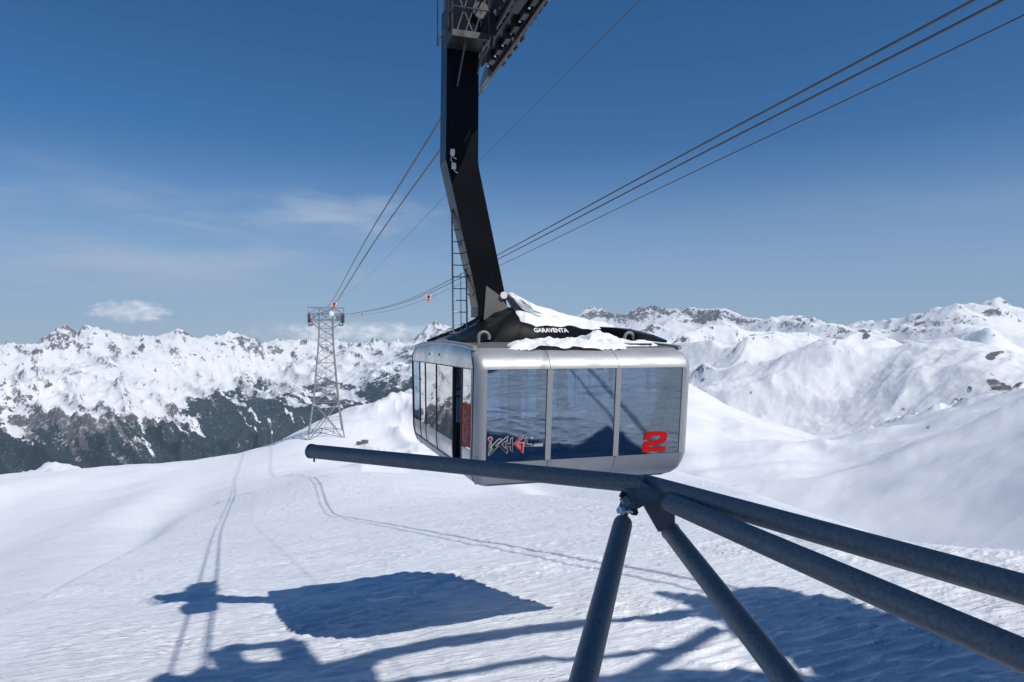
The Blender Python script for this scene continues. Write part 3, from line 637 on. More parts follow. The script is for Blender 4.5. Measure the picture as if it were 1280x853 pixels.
dot = [(185 + 33 * math.cos(a) + 8 * math.sin(a), 200 + 30 * math.sin(a) - 14 * math.cos(a)) for a in np.linspace(0, 6.283, 15)[:-1]]
rim += tri(grow(dot, 9))
flat_on('F', rim, fL, 'logo_outline', M['white'], .011)
for keys in (['i'], ['s'], ['c'], ['h1', 'h2', 'h3'], ['l']): flat_on('F', [q for kk in keys for q in tri(lg[kk])], fL, 'logo_letter', M['logo_black'], .006)
flat_on('F', [q for p in gp for q in tri(p)], fL, 'logo_letter', M['red'], .006); flat_on('F', tri(dot), fL, 'logo_dot', M['red'], .006)
tp, bb = text_polys('.com', .15, .02)
flat_on('F', tp, lambda x, y: inv_front(*L(942 + (x - bb[0]) / (bb[1] - bb[0]) * 178, 332 - (y - bb[2]) / (bb[3] - bb[2]) * 52)), 'logo_ending', M['white'], .006)
rg = [[(927 + 24 * math.cos(a), 175 + 22 * math.sin(a)), (927 + 24 * math.cos(a + .45), 175 + 22 * math.sin(a + .45)), (927 + 17 * math.cos(a + .45), 175 + 15 * math.sin(a + .45)), (927 + 17 * math.cos(a), 175 + 15 * math.sin(a))] for a in np.arange(0, 6.283, .4488)]
tp, bb = text_polys('R', 0, .01)
rg += [[(918 + (x - bb[0]) / (bb[1] - bb[0]) * 18, 186 - (y - bb[2]) / (bb[3] - bb[2]) * 22) for x, y in p] for p in tp]
flat_on('F', rg, fL, 'registered_mark', M['white'], .006)
two = [(120, 245), (128, 200), (145, 160), (175, 135), (220, 122), (320, 116), (420, 116), (460, 125), (480, 150), (478, 190), (465, 240), (445, 275), (410, 298), (360, 310), (260, 325), (215, 335), (185, 355), (450, 348), (452, 412), (92, 436), (100, 385), (108, 330), (125, 295), (155, 272), (210, 258), (320, 246), (355, 238), (375, 222), (382, 205), (380, 190), (370, 184), (250, 186), (222, 194), (210, 212), (204, 243)]
flat_on('F', tri(two), lambda x, y: inv_front(795 + x / 12.19, 530 + y / 12.19), 'number_two', M['red'], .006)
# red sticker with dark lettering blocks on the door pane
def inv_left(x, z): return x, z
flat_on('L', [[(-3.20, -2.02), (-2.52, -2.02), (-2.52, -1.20), (-3.20, -1.20)]], lambda a, z: (a, z), 'door_sticker', M['red'], .002)
tp, bb = text_polys('ISCHGL', 0, .05)
def vert(x, y): return -2.62 - (y - bb[2]) / (bb[3] - bb[2]) * .46, -1.95 + (x - bb[0]) / (bb[1] - bb[0]) * .70
flat_on('L', tp, vert, 'door_sticker_lettering', M['logo_black'], -.004)

# ---- black frame that carries the cabin, standing on its roof
SS = [-2.2, -1.78, -1.33, -.98, -.58, -.08, .42, .92, 1.52, 2.12]
ZR = [.12, .27, .50, .78, .84, .70, .60, .52, .45, .34]
D0 = [.85, .85, .9, .95, 1.0, 1.1, 1.25, 1.45, 1.75, 2.1]     # reach of the foot towards the front
def cowl(s, w):                                            # w -1 front foot .. 0 ridge .. 1 back foot
    zr = float(np.interp(s, SS, ZR)); d = float(np.interp(s, SS, D0)); zb = .02
    k = abs(w); return Vector((s, w * d - .12 * (1 - k), zb + (zr - zb) * (1 - k ** 2.6) ** .9 - ZB))
mb = MB(); ws = [-1, -.97, -.92, -.85, -.75, -.6, -.4, -.2, 0, .2, .4, .6, .75, .85, .92, .97, 1]; ss = np.linspace(-2.2, 2.12, 34)
rows = [[cowl(s, w) for w in ws] for s in ss]; mb.grid(rows)
mb.add(rows[0], [tuple(range(len(ws)))]); mb.add(rows[-1], [tuple(range(len(ws)))])
mb.build('carrying_frame', M['black'], cab, True)
def arm(pts, w0, w1, h0, h1):
    mb = MB(); prev = None; n = len(pts); rows = []
    for i, p in enumerate(pts):
        p = Vector(p); p.z -= ZB; d = (Vector(pts[min(i + 1, n - 1)]) - Vector(pts[max(i - 1, 0)])).normalized(); x = d.cross(Vector((0, 0, 1))).normalized(); q = i / (n - 1)
        w = (w0 * (1 - q) + w1 * q) / 2; h = (h0 * (1 - q) + h1 * q)
        rows.append([p - x * w, p + x * w, p + x * w - Vector((0, 0, h)), p - x * w - Vector((0, 0, h)), p - x * w])
    mb.grid(rows); mb.add(rows[0][:4], [(0, 1, 2, 3)]); mb.add(rows[-1][:4], [(3, 2, 1, 0)]); return mb
arm([(-.7, -.3, .85), (-1.0, -.55, .62), (-1.3, -.8, .42), (-1.7, -1.1, .24), (-2.12, -1.35, .06)], .42, .30, .5, .12).build('frame_arm', M['black'], cab)
arm([(-.7, .4, .85), (-1.0, .7, .66), (-1.4, 1.1, .40), (-2.12, 1.75, .08)], .45, .35, .4, .12).build('frame_arm', M['black'], cab)
arm([(1.5, -.9, .40), (1.8, -1.6, .33), (2.02, -2.3, .19), (2.12, -2.8, .06)], .42, .12, .30, .05).build('frame_arm', M['black'], cab)
arm([(1.6, .9, .42), (1.9, 1.6, .36), (2.1, 2.3, .2), (2.16, 2.75, .08)], .6, .3, .3, .08).build('frame_arm', M['black'], cab)
tp, bb = text_polys('GARAVENTA', 0, .035)
mb = MB()
for poly in tp:                                            # maker's name on the front of the frame
    vs = []
    for x, y in poly:
        s = -.22 + (x - bb[0]) / (bb[1] - bb[0]) * .80; h = (y - bb[2]) / (bb[3] - bb[2]); p = cowl(s, -.86 + .0 * h); zz = .245 + h * .105 - ZB
        lo, hi = -1.0, -.3
        for _ in range(18):
            mid_ = (lo + hi) / 2
            if cowl(s, mid_).z < zz: lo = mid_
            else: hi = mid_
        vs.append(cowl(s, lo) + Vector((0, -.010, .002)))
    n = len(vs); mb.add(vs, [tuple(range(n))])
mb.build('maker_lettering', M['white'], cab)

NX, NY = CX, CY; CX, CY = OX, OY
# ------------------------------------------------------------------ hanger with its kink
hang = cabin_root('hanger_arm'); tag(hang, 'tall black bent steel arm holding the cabin below the ropes', 'hanger')
hp = [(-.95, .62, .72), (-.95, .86, .72), (-1.02, 1.25, .72), (-1.66, 4.10, .76), (-1.69, 4.25, .78), (-1.69, 4.4, .78), (-1.66, 7.9, .76)]
def hsec(i, q0=None):
    s, z, w = hp[i]; d = .33; return [Vector((s - w / 2, -d, z - ZB)), Vector((s + w / 2, -d, z - ZB)), Vector((s + w / 2, d, z - ZB)), Vector((s - w / 2, d, z - ZB))]
def hbox(i0, i1):
    mb = MB(); rows = [hsec(i) + [hsec(i)[0]] for i in range(i0, i1 + 1)]; mb.grid(rows); mb.add(hsec(i0), [(3, 2, 1, 0)]); mb.add(hsec(i1), [(0, 1, 2, 3)]); return mb
hbox(0, 4).build('lower_arm', M['black'], hang, bevel=.012); hbox(4, 6).build('upper_arm', M['black'], hang, bevel=.012)
def on_h(s, t_, z): return Vector((s, t_, z - ZB))
# flange welds along the left face, hinge plate and pin
MB().prism([(-1.18, .55), (-.80, .45), (-.62, .62), (-.60, .85), (-.75, 1.10), (-1.12, 1.35)], lambda u, v, d: on_h(u, d, v), -.37, -.345).build('hinge_plate', M['blackgrey'], hang)
MB().tube([on_h(-.70, -.36, 1.13), on_h(-.70, -.43, 1.13)], .085, 16).build('hinge_pin', M['white'], hang, True)
for z, s in ((4.42, -1.93), (4.10, -1.90)):                # two small white cable boxes by the kink
    bx = MB().box(s - .05, s + .05, -.40, -.34, z - .07 - ZB, z + .07 - ZB).build('cable_box', M['white'], hang, bevel=.012)
    MB().tube([on_h(s, -.37, z - .07), on_h(s + .03, -.39, z - .13), on_h(s + .09, -.37, z - .15)], .010, 6).build('cable_stub', M['white'], bx, True)
MB().tube([on_h(-1.93, -.36, 4.36), on_h(-1.97, -.37, 4.28), on_h(-1.96, -.37, 4.22), on_h(-1.91, -.36, 4.17)], .009, 6).build('cable_loop', M['white'], hang, True)
for z in (): MB().tube([on_h(-1.0 - (z - 1.25) * .225 - .20, -.335, z), on_h(-1.0 - (z - 1.25) * .225 - .20, -.35, z)], .014, 8).build('bolt', M['bolt'], hang)
# ------------------------------------------------------------------ ladder beside the hanger
lad = cabin_root('ladder'); tag(lad, 'grey steel ladder rising from the cabin roof beside the black arm', 'ladder')
lx0, lx1, ly = -1.80, -1.46, .10
MB().tube([on_h(lx0, ly, -.02), on_h(lx0 - .04, ly, 3.2)], .021, 8).build('rail', M['rail'], lad, True)
MB().tube([on_h(lx1, ly, -.02), on_h(lx1 - .03, ly, 2.2)], .021, 8).build('rail', M['rail'], lad, True)
MB().tube([on_h(lx1 - .09, ly + .25, .3), on_h(lx1 - .10, ly + .25, 1.7)], .010, 6).build('safety_rail', M['rail'], lad, True)
for i in range(12):
    z = .18 + i * .28; q = lx1 if z < 2.2 else -1.02 - (z - 1.25) * .225 - .36
    if q - lx0 < .03: break
    MB().tube([on_h(lx0, ly, z), on_h(q, ly, z)], .013, 6).build('rung', M['rail'], lad, True)
for z in (1.3, 1.9, 2.5):
    q = -1.02 - (z - 1.25) * .225 - .36; MB().beam(on_h(min(lx1, q) - .02, ly, z - .1), on_h(q + .02, ly, z - .18), .02).build('bracket', M['rail'], lad)
MB().box(lx0 - .05, lx1 + .25, -.05, .35, .22 - ZB, .26 - ZB).build('step_plate', M['galv'], lad, bevel=.005)
MB().box(lx0 + .02, lx1 + .10, -.15, .20, .03 - ZB, .06 - ZB).build('foot_plate', M['galv'], lad, bevel=.005)

# ------------------------------------------------------------------ carriage on the two ropes
car = cabin_root('rope_carriage', 7.3); tag(car, 'dark wheeled carriage riding on two steel ropes at the top of the arm', 'carriage')
# lane in cabin coordinates: rope A about s=-.98, rope B about s=-.28
SA, SB = -.95, -.27
def cz(z): return z - 7.3
for s in (SA, SB):
    for i in range(3):                                      # long rocker beams over each rope
        t0 = -4.4 + i * 2.25; t1 = t0 + 2.05
        MB().prism([(t0, 7.50), (t0 + .25, 7.42), (t1 - .25, 7.42), (t1, 7.50), (t1 - .2, 7.78), ((t0 + t1) / 2, 7.98), (t0 + .2, 7.78)], lambda u, v, d: Vector((d, u, cz(v))), s - .10, s - .06).build('rocker_plate', M['dark_iron'], car)
        MB().prism([(t0, 7.50), (t0 + .25, 7.42), (t1 - .25, 7.42), (t1, 7.50), (t1 - .2, 7.78), ((t0 + t1) / 2, 7.98), (t0 + .2, 7.78)], lambda u, v, d: Vector((d, u, cz(v))), s + .06, s + .10).build('rocker_plate', M['dark_iron'], car)
        for j in range(6):
            tt = t0 + .22 + j * .322
            w = MB(); w.tube([(s - .045, tt, cz(7.475)), (s - .02, tt, cz(7.475)), (s + .02, tt, cz(7.475)), (s + .045, tt, cz(7.475))], [.15, .13, .13, .15], 14); wo_ = w.build('wheel', M['rubber'], car)
            MB().tube([(s - .13, tt, cz(7.475)), (s + .13, tt, cz(7.475))], .025, 8).build('axle', M['bolt'], wo_)
for tt in (-4.1, -3.0, -1.9, -.8, .3, 1.3, 2.1):
    MB().beam((SA, tt, cz(7.86)), (SB, tt, cz(7.86)), .16, .18).build('cross_beam', M['dark_iron'], car, bevel=.01)
MB().prism([(-4.5, 7.55), (2.2, 7.55), (2.4, 7.75), (1.8, 8.2), (-4.2, 8.2)], lambda u, v, d: Vector((d, u, cz(v))), (SA + SB) / 2 - .11, (SA + SB) / 2 + .11).build('main_frame', M['black'], car)
random.seed(4)
for i in range(9):                                          # brake parts, guards, clamps hung under the frame
    tt = -3.9 + i * .66; s = SB - .20; h = .10 + .05 * (i % 3)
    MB().box(s - .07, s + .07, tt - .16, tt + .16, cz(7.36), cz(7.36 + h + .1)).build('brake_block', M['dark_iron'] if i % 2 else M['darksteel'], car, bevel=.015)
    MB().tube([(s - .05, tt + .2, cz(7.34)), (s + .05, tt + .28, cz(7.50))], .03, 8).build('spring', M['bolt'], car)
for i in range(4):
    tt = -.2 + i * .5; MB().box(SB + .07, SB + .14, tt - .12, tt + .12, cz(7.30), cz(7.5)).build('rope_guide', M['dark_iron'], car, bevel=.02)
    MB().tube([(SB + .08, tt + .2, cz(7.38)), (SB + .15, tt + .2, cz(7.38))], .03, 8).build('bolt', M['bolt'], car)
MB().box(SA + .02, SB - .02, -4.6, 2.0, cz(7.60), cz(7.66)).build('under_cover', M['black'], car, bevel=.01)
MB().box(SA + .1, SB - .32, -4.2, -1.2, cz(7.42), cz(7.60)).build('brake_housing', M['black'], car, bevel=.03)
MB().prism([(1.9, 7.20), (2.7, 7.12), (2.8, 7.25), (2.2, 7.55), (1.9, 7.55)], lambda u, v, d: Vector((d, u, cz(v))), SB - .16, SB - .05).build('rope_scraper', M['galv'], car)
MB().prism([(1.9, 7.20), (2.7, 7.12), (2.8, 7.25), (2.2, 7.55), (1.9, 7.55)], lambda u, v, d: Vector((d, u, cz(v))), SA + .05, SA + .16).build('rope_scraper', M['darksteel'], car)
# joint between carriage and hanger, motor and hoses left of the ropes
MB().box(-2.0, -.55, -.30, .30, cz(7.75), cz(8.15)).build('hanger_yoke', M['black'], car, bevel=.02)
MB().tube([(-1.28, -.5, cz(7.75)), (-1.28, .5, cz(7.75))], .20, 16).build('pivot_drum', M['darksteel'], car, True)
MB().box(-1.22, -1.02, -.9, -.3, cz(7.0), cz(7.62)).build('hydraulic_unit', M['dark_iron'], car, bevel=.03)
MB().tube([(-1.15, -.85, cz(6.75)), (-1.1, -.8, cz(7.0)), (-1.05, -.6, cz(7.3)), (-.9, -.3, cz(7.6))], .03, 8).build('hose', M['rubber'], car, True)
MB().tube([(-1.05, -.95, cz(7.55)), (-1.05, -.80, cz(7.55))], .05, 10).build('lamp', M['white'], car)
# ------------------------------------------------------------------ railed service platform
plat = cabin_root('service_platform', 6.86); tag(plat, 'small railed maintenance platform at the top of the black arm', 'platform')
def gz(z): return z - 6.86
x0, x1, y0, y1 = -2.12, -1.28, -1.15, -.36
MB().box(x0, x1, y0, y1, gz(6.82), gz(6.86)).build('deck', M['dark_iron'], plat)
for a, b in (((x0, y0), (x1, y0)), ((x0, y0), (x0, y1)), ((x1, y0), (x1, y1))):
    MB().beam((*a, gz(6.84)), (*b, gz(6.84)), .03, .14).build('toe_board', M['darksteel'], plat)
    MB().tube([(*a, gz(7.42)), (*b, gz(7.42))], .017, 6).build('mid_rail', M['darksteel'], plat, True)
    MB().tube([(*a, gz(7.95)), (*b, gz(7.95))], .02, 6).build('top_rail', M['darksteel'], plat, True)
for x, y in ((x0, y0), (x1, y0), (x0, y1), (x1, y1), (x0, (y0 + y1) / 2), (x0 - .16, y0 + .05), (x0 - .16, y1)):
    MB().tube([(x, y, gz(6.84)), (x, y, gz(7.97))], .018, 6).build('rail_post', M['darksteel'], plat, True)
MB().tube([(x0 - .16, y0 + .05, gz(6.9)), (x0 - .16, y1, gz(6.9))], .016, 6).build('outer_rail', M['darksteel'], plat, True)
for k in range(4):
    q = x0 + .1 + k * .2; MB().beam((q, y0 + .04, gz(6.86)), (q + .35, y0 + .04, gz(7.95)), .022).build('lattice_bar', M['darksteel'], plat)
MB().beam((x0 + .15, y0 + .05, gz(7.7)), (x0 + .5, y0 + .05, gz(6.88)), .022).build('lattice_bar', M['darksteel'], plat)
MB().box(x0 + .06, x1 - .02, y1 - .05, y1, gz(6.87), gz(7.95)).build('back_panel', M['black'], plat)
MB().tube([(x0 + .38, y0 + .3, gz(6.82)), (x0 + .30, -.37, gz(5.95))], .022, 8).build('strut', M['darksteel'], plat, True)
MB().tube([(x1 - .05, y0 + .3, gz(6.82)), (x1 - .05, -.37, gz(6.3))], .022, 8).build('strut', M['darksteel'], plat, True)

CX, CY = NX, NY
# ------------------------------------------------------------------ snow lying on the roof and on the frame
def snow_patch(outline, base, hmax, label, seed, n=96, rough_=.5):
    xs = [p[0] for p in outline]; ys = [p[1] for p in outline]; x0, x1, y0, y1 = min(xs), max(xs), min(ys), max(ys)
    m = len(outline); mb = MB(); nx = n; ny = max(14, int(n * (y1 - y0) / (x1 - x0)))
    def dist(x, y):
        best = 9; ins = False
        for i in range(m):
            a, b = outline[i], outline[(i + 1) % m]
            dx, dy = b[0] - a[0], b[1] - a[1]; q = max(0, min(1, ((x - a[0]) * dx + (y - a[1]) * dy) / (dx * dx + dy * dy + 1e-9)))
            best = min(best, math.hypot(x - a[0] - q * dx, y - a[1] - q * dy))
            if (a[1] > y) != (b[1] > y) and x < (b[0] - a[0]) * (y - a[1]) / (b[1] - a[1]) + a[0]: ins = not ins
        return best if ins else -best
    X_, Y_ = np.meshgrid(np.linspace(x0, x1, nx), np.linspace(y0, y1, ny), indexing='ij'); D = np.vectorize(dist)(X_, Y_)
    D = D + (fbm(X_ * 2.0, Y_ * 2.0, 2, seed)) * .14 * rough_ * 2
    Hh = np.where(D > 0, hmax * np.sqrt(np.clip(D / .32, 0, 1)) * (.62 + .55 * fbm(X_ * 2.2, Y_ * 2.2, 3, seed + 5) + .22 * fbm(X_ * 7, Y_ * 7, 3, seed + 9)), 0)
    idx = -np.ones((nx, ny), int); vs = []
    for i in range(nx):
        for j in range(ny):
            if D[i, j] > -.10: idx[i, j] = len(vs); vs.append(Vector((X_[i, j], Y_[i, j], base(X_[i, j], Y_[i, j]) + (Hh[i, j] if D[i, j] > 0 else D[i, j] * .6) - .004)))
    fs = [(idx[i, j], idx[i + 1, j], idx[i + 1, j + 1], idx[i, j + 1]) for i in range(nx - 1) for j in range(ny - 1) if min(idx[i, j], idx[i + 1, j], idx[i + 1, j + 1], idx[i, j + 1]) >= 0]
    zc = Vector((.5 * (x0 + x1), .5 * (y0 + y1), 0)); 
    o = MB().add(vs, fs).build('snow_patch', M['snow_lump'], None, True); o.location = (CX, CY, ZB); o.rotation_euler = (0, 0, YAW); tag(o, label, 'snow'); return o
roofz = lambda x, y: -.10 + arch(y) - ZB
def cowlz(x, y):
    d = float(np.interp(x, SS, D0)); w = max(-1, min(1, (y + .12) / (d - .12) if d > .2 else y)); return cowl(x, w).z
snow_patch([(-1.55, -3.15), (-.9, -3.25), (0, -3.28), (.8, -3.2), (1.3, -2.95), (1.9, -2.9), (2.0, -2.4), (1.6, -1.95), (1.0, -1.8), (.35, -1.45), (-.4, -1.5), (-1.0, -1.9), (-1.3, -2.5)], roofz, .17, 'snow drift lying along the front of the cabin roof', 301)
snow_patch([(.55, -2.3), (.95, -2.35), (1.3, -2.2), (1.35, -1.8), (1.0, -1.55), (.6, -1.6)], lambda x, y: roofz(x, y) + .10, .26, 'small mound of snow between the roof drift and the black frame', 322, 50)
snow_patch([(-.48, -.75), (-.55, -.2), (-.5, .25), (.2, .4), (1.2, .45), (2.0, .3), (2.15, -.5), (1.85, -1.15), (1.2, -1.1), (.6, -.92), (.1, -.85)], cowlz, .14, 'snow sliding down the top of the black frame beside the arm', 340)
snow_patch([(-2.0, 2.2), (-1.0, 2.0), (.5, 2.3), (1.8, 2.1), (1.9, 3.1), (0, 3.2), (-1.9, 3.1)], roofz, .12, 'thin snow on the far end of the cabin roof', 360, 50)
snow_patch([(-2.05, -1.2), (-1.75, -1.25), (-1.7, -.3), (-1.85, .5), (-2.05, .6)], roofz, .07, 'narrow strip of snow at the foot of the ladder', 371, 24)
# snow plastered on the steep part next to the hinge pin
mb = MB(); ridge = [(-.66, 1.26, .015), (-.60, 1.23, .07), (-.48, 1.13, .12), (-.34, 1.02, .15), (-.1, .88, .17), (.2, .79, .17), (.6, .70, .16), (1.0, .62, .14), (1.4, .56, .10), (1.75, .52, .05), (1.95, .50, .01)]
rr0 = np.array(ridge); rows = []
for i, q in enumerate(np.linspace(0, len(ridge) - 1, 60)):
    s, z, h = [float(np.interp(q, np.arange(len(ridge)), rr0[:, c_])) for c_ in range(3)]; rr_ = []
    for k in range(21):
        a = -.5 + (math.pi + 1.0) * k / 20; wob = 1 + .22 * float(fbm(np.array([s * 2.4 + k * .17]), np.array([k * .35]), 3, 411)[0])
        rr_.append(Vector((s + .03 * math.sin(k * .9 + i * .3), -.22 - (.18 + h * 1.5) * math.cos(a) * wob, z - .13 + (h + .05) * math.sin(a) * wob - ZB)))
    rows.append(rr_)
mb.grid(rows); o = mb.build('snow_patch', M['snow_lump'], None, True); o.location = (CX, CY, ZB); o.rotation_euler = (0, 0, YAW)
tag(o, 'steep tongue of snow running down from the white hinge pin', 'snow')
# ------------------------------------------------------------------ ropes
def pchip1(xs, ys, q):
    xs = np.array(xs, float); ys = np.array(ys, float); h = np.diff(xs); d = np.diff(ys) / h; m = np.zeros(len(xs))
    for i in range(1, len(xs) - 1):
        m[i] = (d[i - 1] * h[i] + d[i] * h[i - 1]) / (h[i] + h[i - 1])
    m[0] = d[0]; m[-1] = d[-1]; i = int(np.clip(np.searchsorted(xs, q) - 1, 0, len(h) - 1)); t_ = (q - xs[i]) / h[i]
    return (2 * t_ ** 3 - 3 * t_ ** 2 + 1) * ys[i] + (t_ ** 3 - 2 * t_ ** 2 + t_) * h[i] * m[i] + (-2 * t_ ** 3 + 3 * t_ ** 2) * ys[i + 1] + (t_ ** 3 - t_ ** 2) * h[i] * m[i + 1]
TANR = .308
def rope_pt(a0, a1, yz, y): 
    q = max(0, (y - 12) / 308); a = a0 * (1 - q) + a1 * q; return Vector((a - TANR * y, y, pchip1(*yz, y)))
LZ = ([-4, 15, 24, 40, 103, 190, 320], [7.5, 7.32, 7.27, 7.30, 6.2, 7.6, 13.5])
RZ = ([-4, 17.4, 29, 61, 94, 192, 320], [9.9, 8.9, 8.62, 7.7, 7.0, 8.7, 13.5])
CZ = ([-4, 20.7, 39, 94, 170, 320], [10.8, 10.4, 10.46, 10.2, 11.4, 16.9])
def rope(a0, a1, yz, dz, r, label, cat='rope', name='steel_rope', y0=-4, dfar=None):
    ys = np.concatenate([np.linspace(y0, 60, 40), np.linspace(66, 320, 50)])
    pts = [rope_pt(a0, a1, yz, y) + Vector((0, 0, dz)) for y in ys]
    o = MB(pts[0]).tube(pts, r, 8).build(name, M['rope'], None, True, loc=pts[0]); tag(o, label, cat, 'ropes of the cableway'); return o
rope(4.50, 4.50, LZ, 0, .036, 'left thick rope of the pair that carries the cabin')
rope(5.20, 5.20, LZ, 0, .036, 'right thick rope of the pair that carries the cabin')
rope(4.88, 4.86, LZ, -.42, .017, 'thin hauling rope hanging just under the pair above the cabin')
rope(17.45, 15.8, RZ, 0, .043, 'upper thick rope of the empty lane crossing the sky at right')
rope(18.2, 16.6, RZ, 0, .043, 'middle thick rope of the empty lane crossing the sky at right')
rope(17.9, 16.2, RZ, -.80, .024, 'lowest and thinnest rope of the three crossing the sky at right')
rope(10.25, 9.75, CZ, 0, .014, 'very thin lone cable passing high behind the black arm')
def marker(a0, a1, yz, dz, y, size, label):
    p = rope_pt(a0, a1, yz, y) + Vector((0, 0, dz)); root = empty('rope_marker', p, .30); tag(root, label, 'rope marker', 'orange markers clipped on the ropes'); s = size
    for sg in (-1, 1):
        w = MB().prism([(sg * .10 * s, -.35 * s), (sg * .22 * s, -.42 * s), (sg * .52 * s, .38 * s), (sg * .40 * s, .46 * s), (sg * .26 * s, .20 * s)], lambda u, v, d: Vector((u, d, v)), -.05 * s, .05 * s).build('wing', M['orange'], root)
        MB().prism([(sg * .16 * s, -.26 * s), (sg * .22 * s, -.28 * s), (sg * .42 * s, .28 * s), (sg * .36 * s, .32 * s), (sg * .28 * s, .12 * s)], lambda u, v, d: Vector((u, d, v)), -.07 * s, -.052 * s).build('wing_stripe', M['white'], w)
    MB().prism([(-.22 * s, -.34 * s), (0, -.62 * s), (.22 * s, -.34 * s), (0, -.22 * s)], lambda u, v, d: Vector((u, d, v)), -.06 * s, .06 * s).build('keel', M['orange'], root)
    MB().box(-.12 * s, .12 * s, -.12 * s, .12 * s, -.16 * s, .14 * s).build('clamp', M['rubber'], root, bevel=.02)
marker(4.88, 4.86, LZ, -.30, 103, 1.2, 'largest orange and white V marker, above the lattice tower')
marker(17.9, 16.2, RZ, -.65, 94, 1.15, 'orange V marker on the ropes just left of the ladder')
marker(17.9, 16.2, RZ, -.45, 192, 1.15, 'tiny orange marker where the right hand ropes sag lowest')
marker(5.2, 5.2, LZ, -2.1, 304, 1.7, 'tiny orange marker in front of the left arm of the tower')
# ------------------------------------------------------------------ lattice tower
TK = 4 / 3; TX, TY, TZ0 = -87.2, 320.0, -41.5
tw = empty('lattice_tower', (TX, TY, TZ0 * TK), .30); tw.scale = (TK, TK, TK); tag(tw, 'tall grey steel lattice tower standing on the snowy ridge', 'tower')
def half(z): return float(np.interp(z, [-41.5, -21, -3, 3, 12], [7.2, 4.3, 2.7, 2.35, 2.2]))
def TP(x, y, z): return Vector((x, y, z - TZ0))
unit = MB().box(-.5, .5, -.5, .5, -.5, .5).build('strut', M['galv'], tw); UM = unit.data; bpy.data.objects.remove(unit)
def strut(a, b, w, name='brace', par=tw, h=None, mesh=None):
    a, b = Vector(a), Vector(b); d = b - a; o = bpy.data.objects.new(name, mesh or UM); COL.objects.link(o); o.parent = par
    q = d.to_track_quat('Z', 'Y'); o.location = (a + b) / 2; o.rotation_mode = 'QUATERNION'; o.rotation_quaternion = q; o.scale = (w, h or w, d.length); return o
def corner(k, z): h = half(z); sx, sy = ((-1, -1), (1, -1), (1, 1), (-1, 1))[k]; return TP(sx * h, sy * h, z)
zs = [-41.5, -21, -3, 3, 12]
for k in range(4):
    mb = MB()
    for za, zb in zip(zs[:-1], zs[1:]): mb.beam(corner(k, za), corner(k, zb), .42)
    mb.build('leg', M['galv'], tw)
lev = [-41.5, -33.5, -20.5, -15.5, -11, -7, -3.5, -.5, 2.4, 5.2, 8, 10.4, 12.2]
for i, (za, zb) in enumerate(zip(lev[:-1], lev[1:])):
    wd = .26 if i < 3 else .19
    for k in range(4):
        k2 = (k + 1) % 4; a0, b0, a1, b1 = corner(k, za), corner(k2, za), corner(k, zb), corner(k2, zb)
        if i == 0:                                          # splayed foot: frame with short struts
            strut(a1, b1, .24, 'horizontal'); m1 = (a1 + b1) / 2; strut(a0, m1 * .5 + a1 * .5, .2); strut(b0, m1 * .5 + b1 * .5, .2); strut((a0 + a1) / 2, m1 * .5 + a1 * .5, .16); strut((b0 + b1) / 2, m1 * .5 + b1 * .5, .16)
        elif i == 1:
            strut(a0, b1, .28); strut(b0, a1, .28); strut(a1, b1, .22, 'horizontal'); strut((a0 * .45 + a1 * .55), (a0 + b0 + a1 + b1) / 4, .13); strut((b0 * .45 + b1 * .55), (a0 + b0 + a1 + b1) / 4, .13)
        else:
            strut(a0, b1, wd * .8); strut(b0, a1, wd * .8)
            if i % 2 == 0: strut(a1, b1, wd * .8, 'horizontal')
for k in range(4): c_ = corner(k, TZ0); MB().box(c_.x - 1.0, c_.x + 1.0, c_.y - 1, c_.y + 1, -3, .35).build('concrete_footing', M['concrete'], tw, bevel=.05)
# head: top beam, cross arms, saddles, dish
for y in (-1.6, 1.6):
    strut(TP(-6.1, y, 12.4), TP(6.1, y, 12.4), .22, 'top_beam'); strut(TP(-6.2, y, 10.3), TP(6.2, y, 10.3), .26, 'cross_arm'); strut(TP(-5.6, y, 8.1), TP(5.6, y, 8.1), .28, 'cross_arm')
    for sg in (-1, 1):
        strut(TP(sg * 2.3, y, 12.4), TP(sg * 5.9, y, 10.4), .16); strut(TP(sg * 5.6, y, 8.1), TP(sg * 2.3, y, 10.3), .18); strut(TP(sg * 2.4, y, 5.0), TP(sg * 5.2, y, 7.9), .2); strut(TP(sg * 2.4, y, 6.6), TP(sg * 4.2, y, 8.0), .16)
        strut(TP(sg * 5.9, y, 10.3), TP(sg * 5.7, y, 6.2), .24, 'arm_post'); strut(TP(sg * 4.6, y, 10.3), TP(sg * 5.6, y, 8.1), .16); strut(TP(sg * 5.6, y, 8.0), TP(sg * 4.4, y, 6.4), .18)
        strut(TP(sg * 6.05, y, 12.4), TP(sg * 6.1, y, 10.3), .14)
for x in (-6, -3, 0, 3, 6): strut(TP(x, -1.6, 12.4), TP(x, 1.6, 12.4), .16); strut(TP(x, -1.6, 10.3), TP(x, 1.6, 10.3), .16)
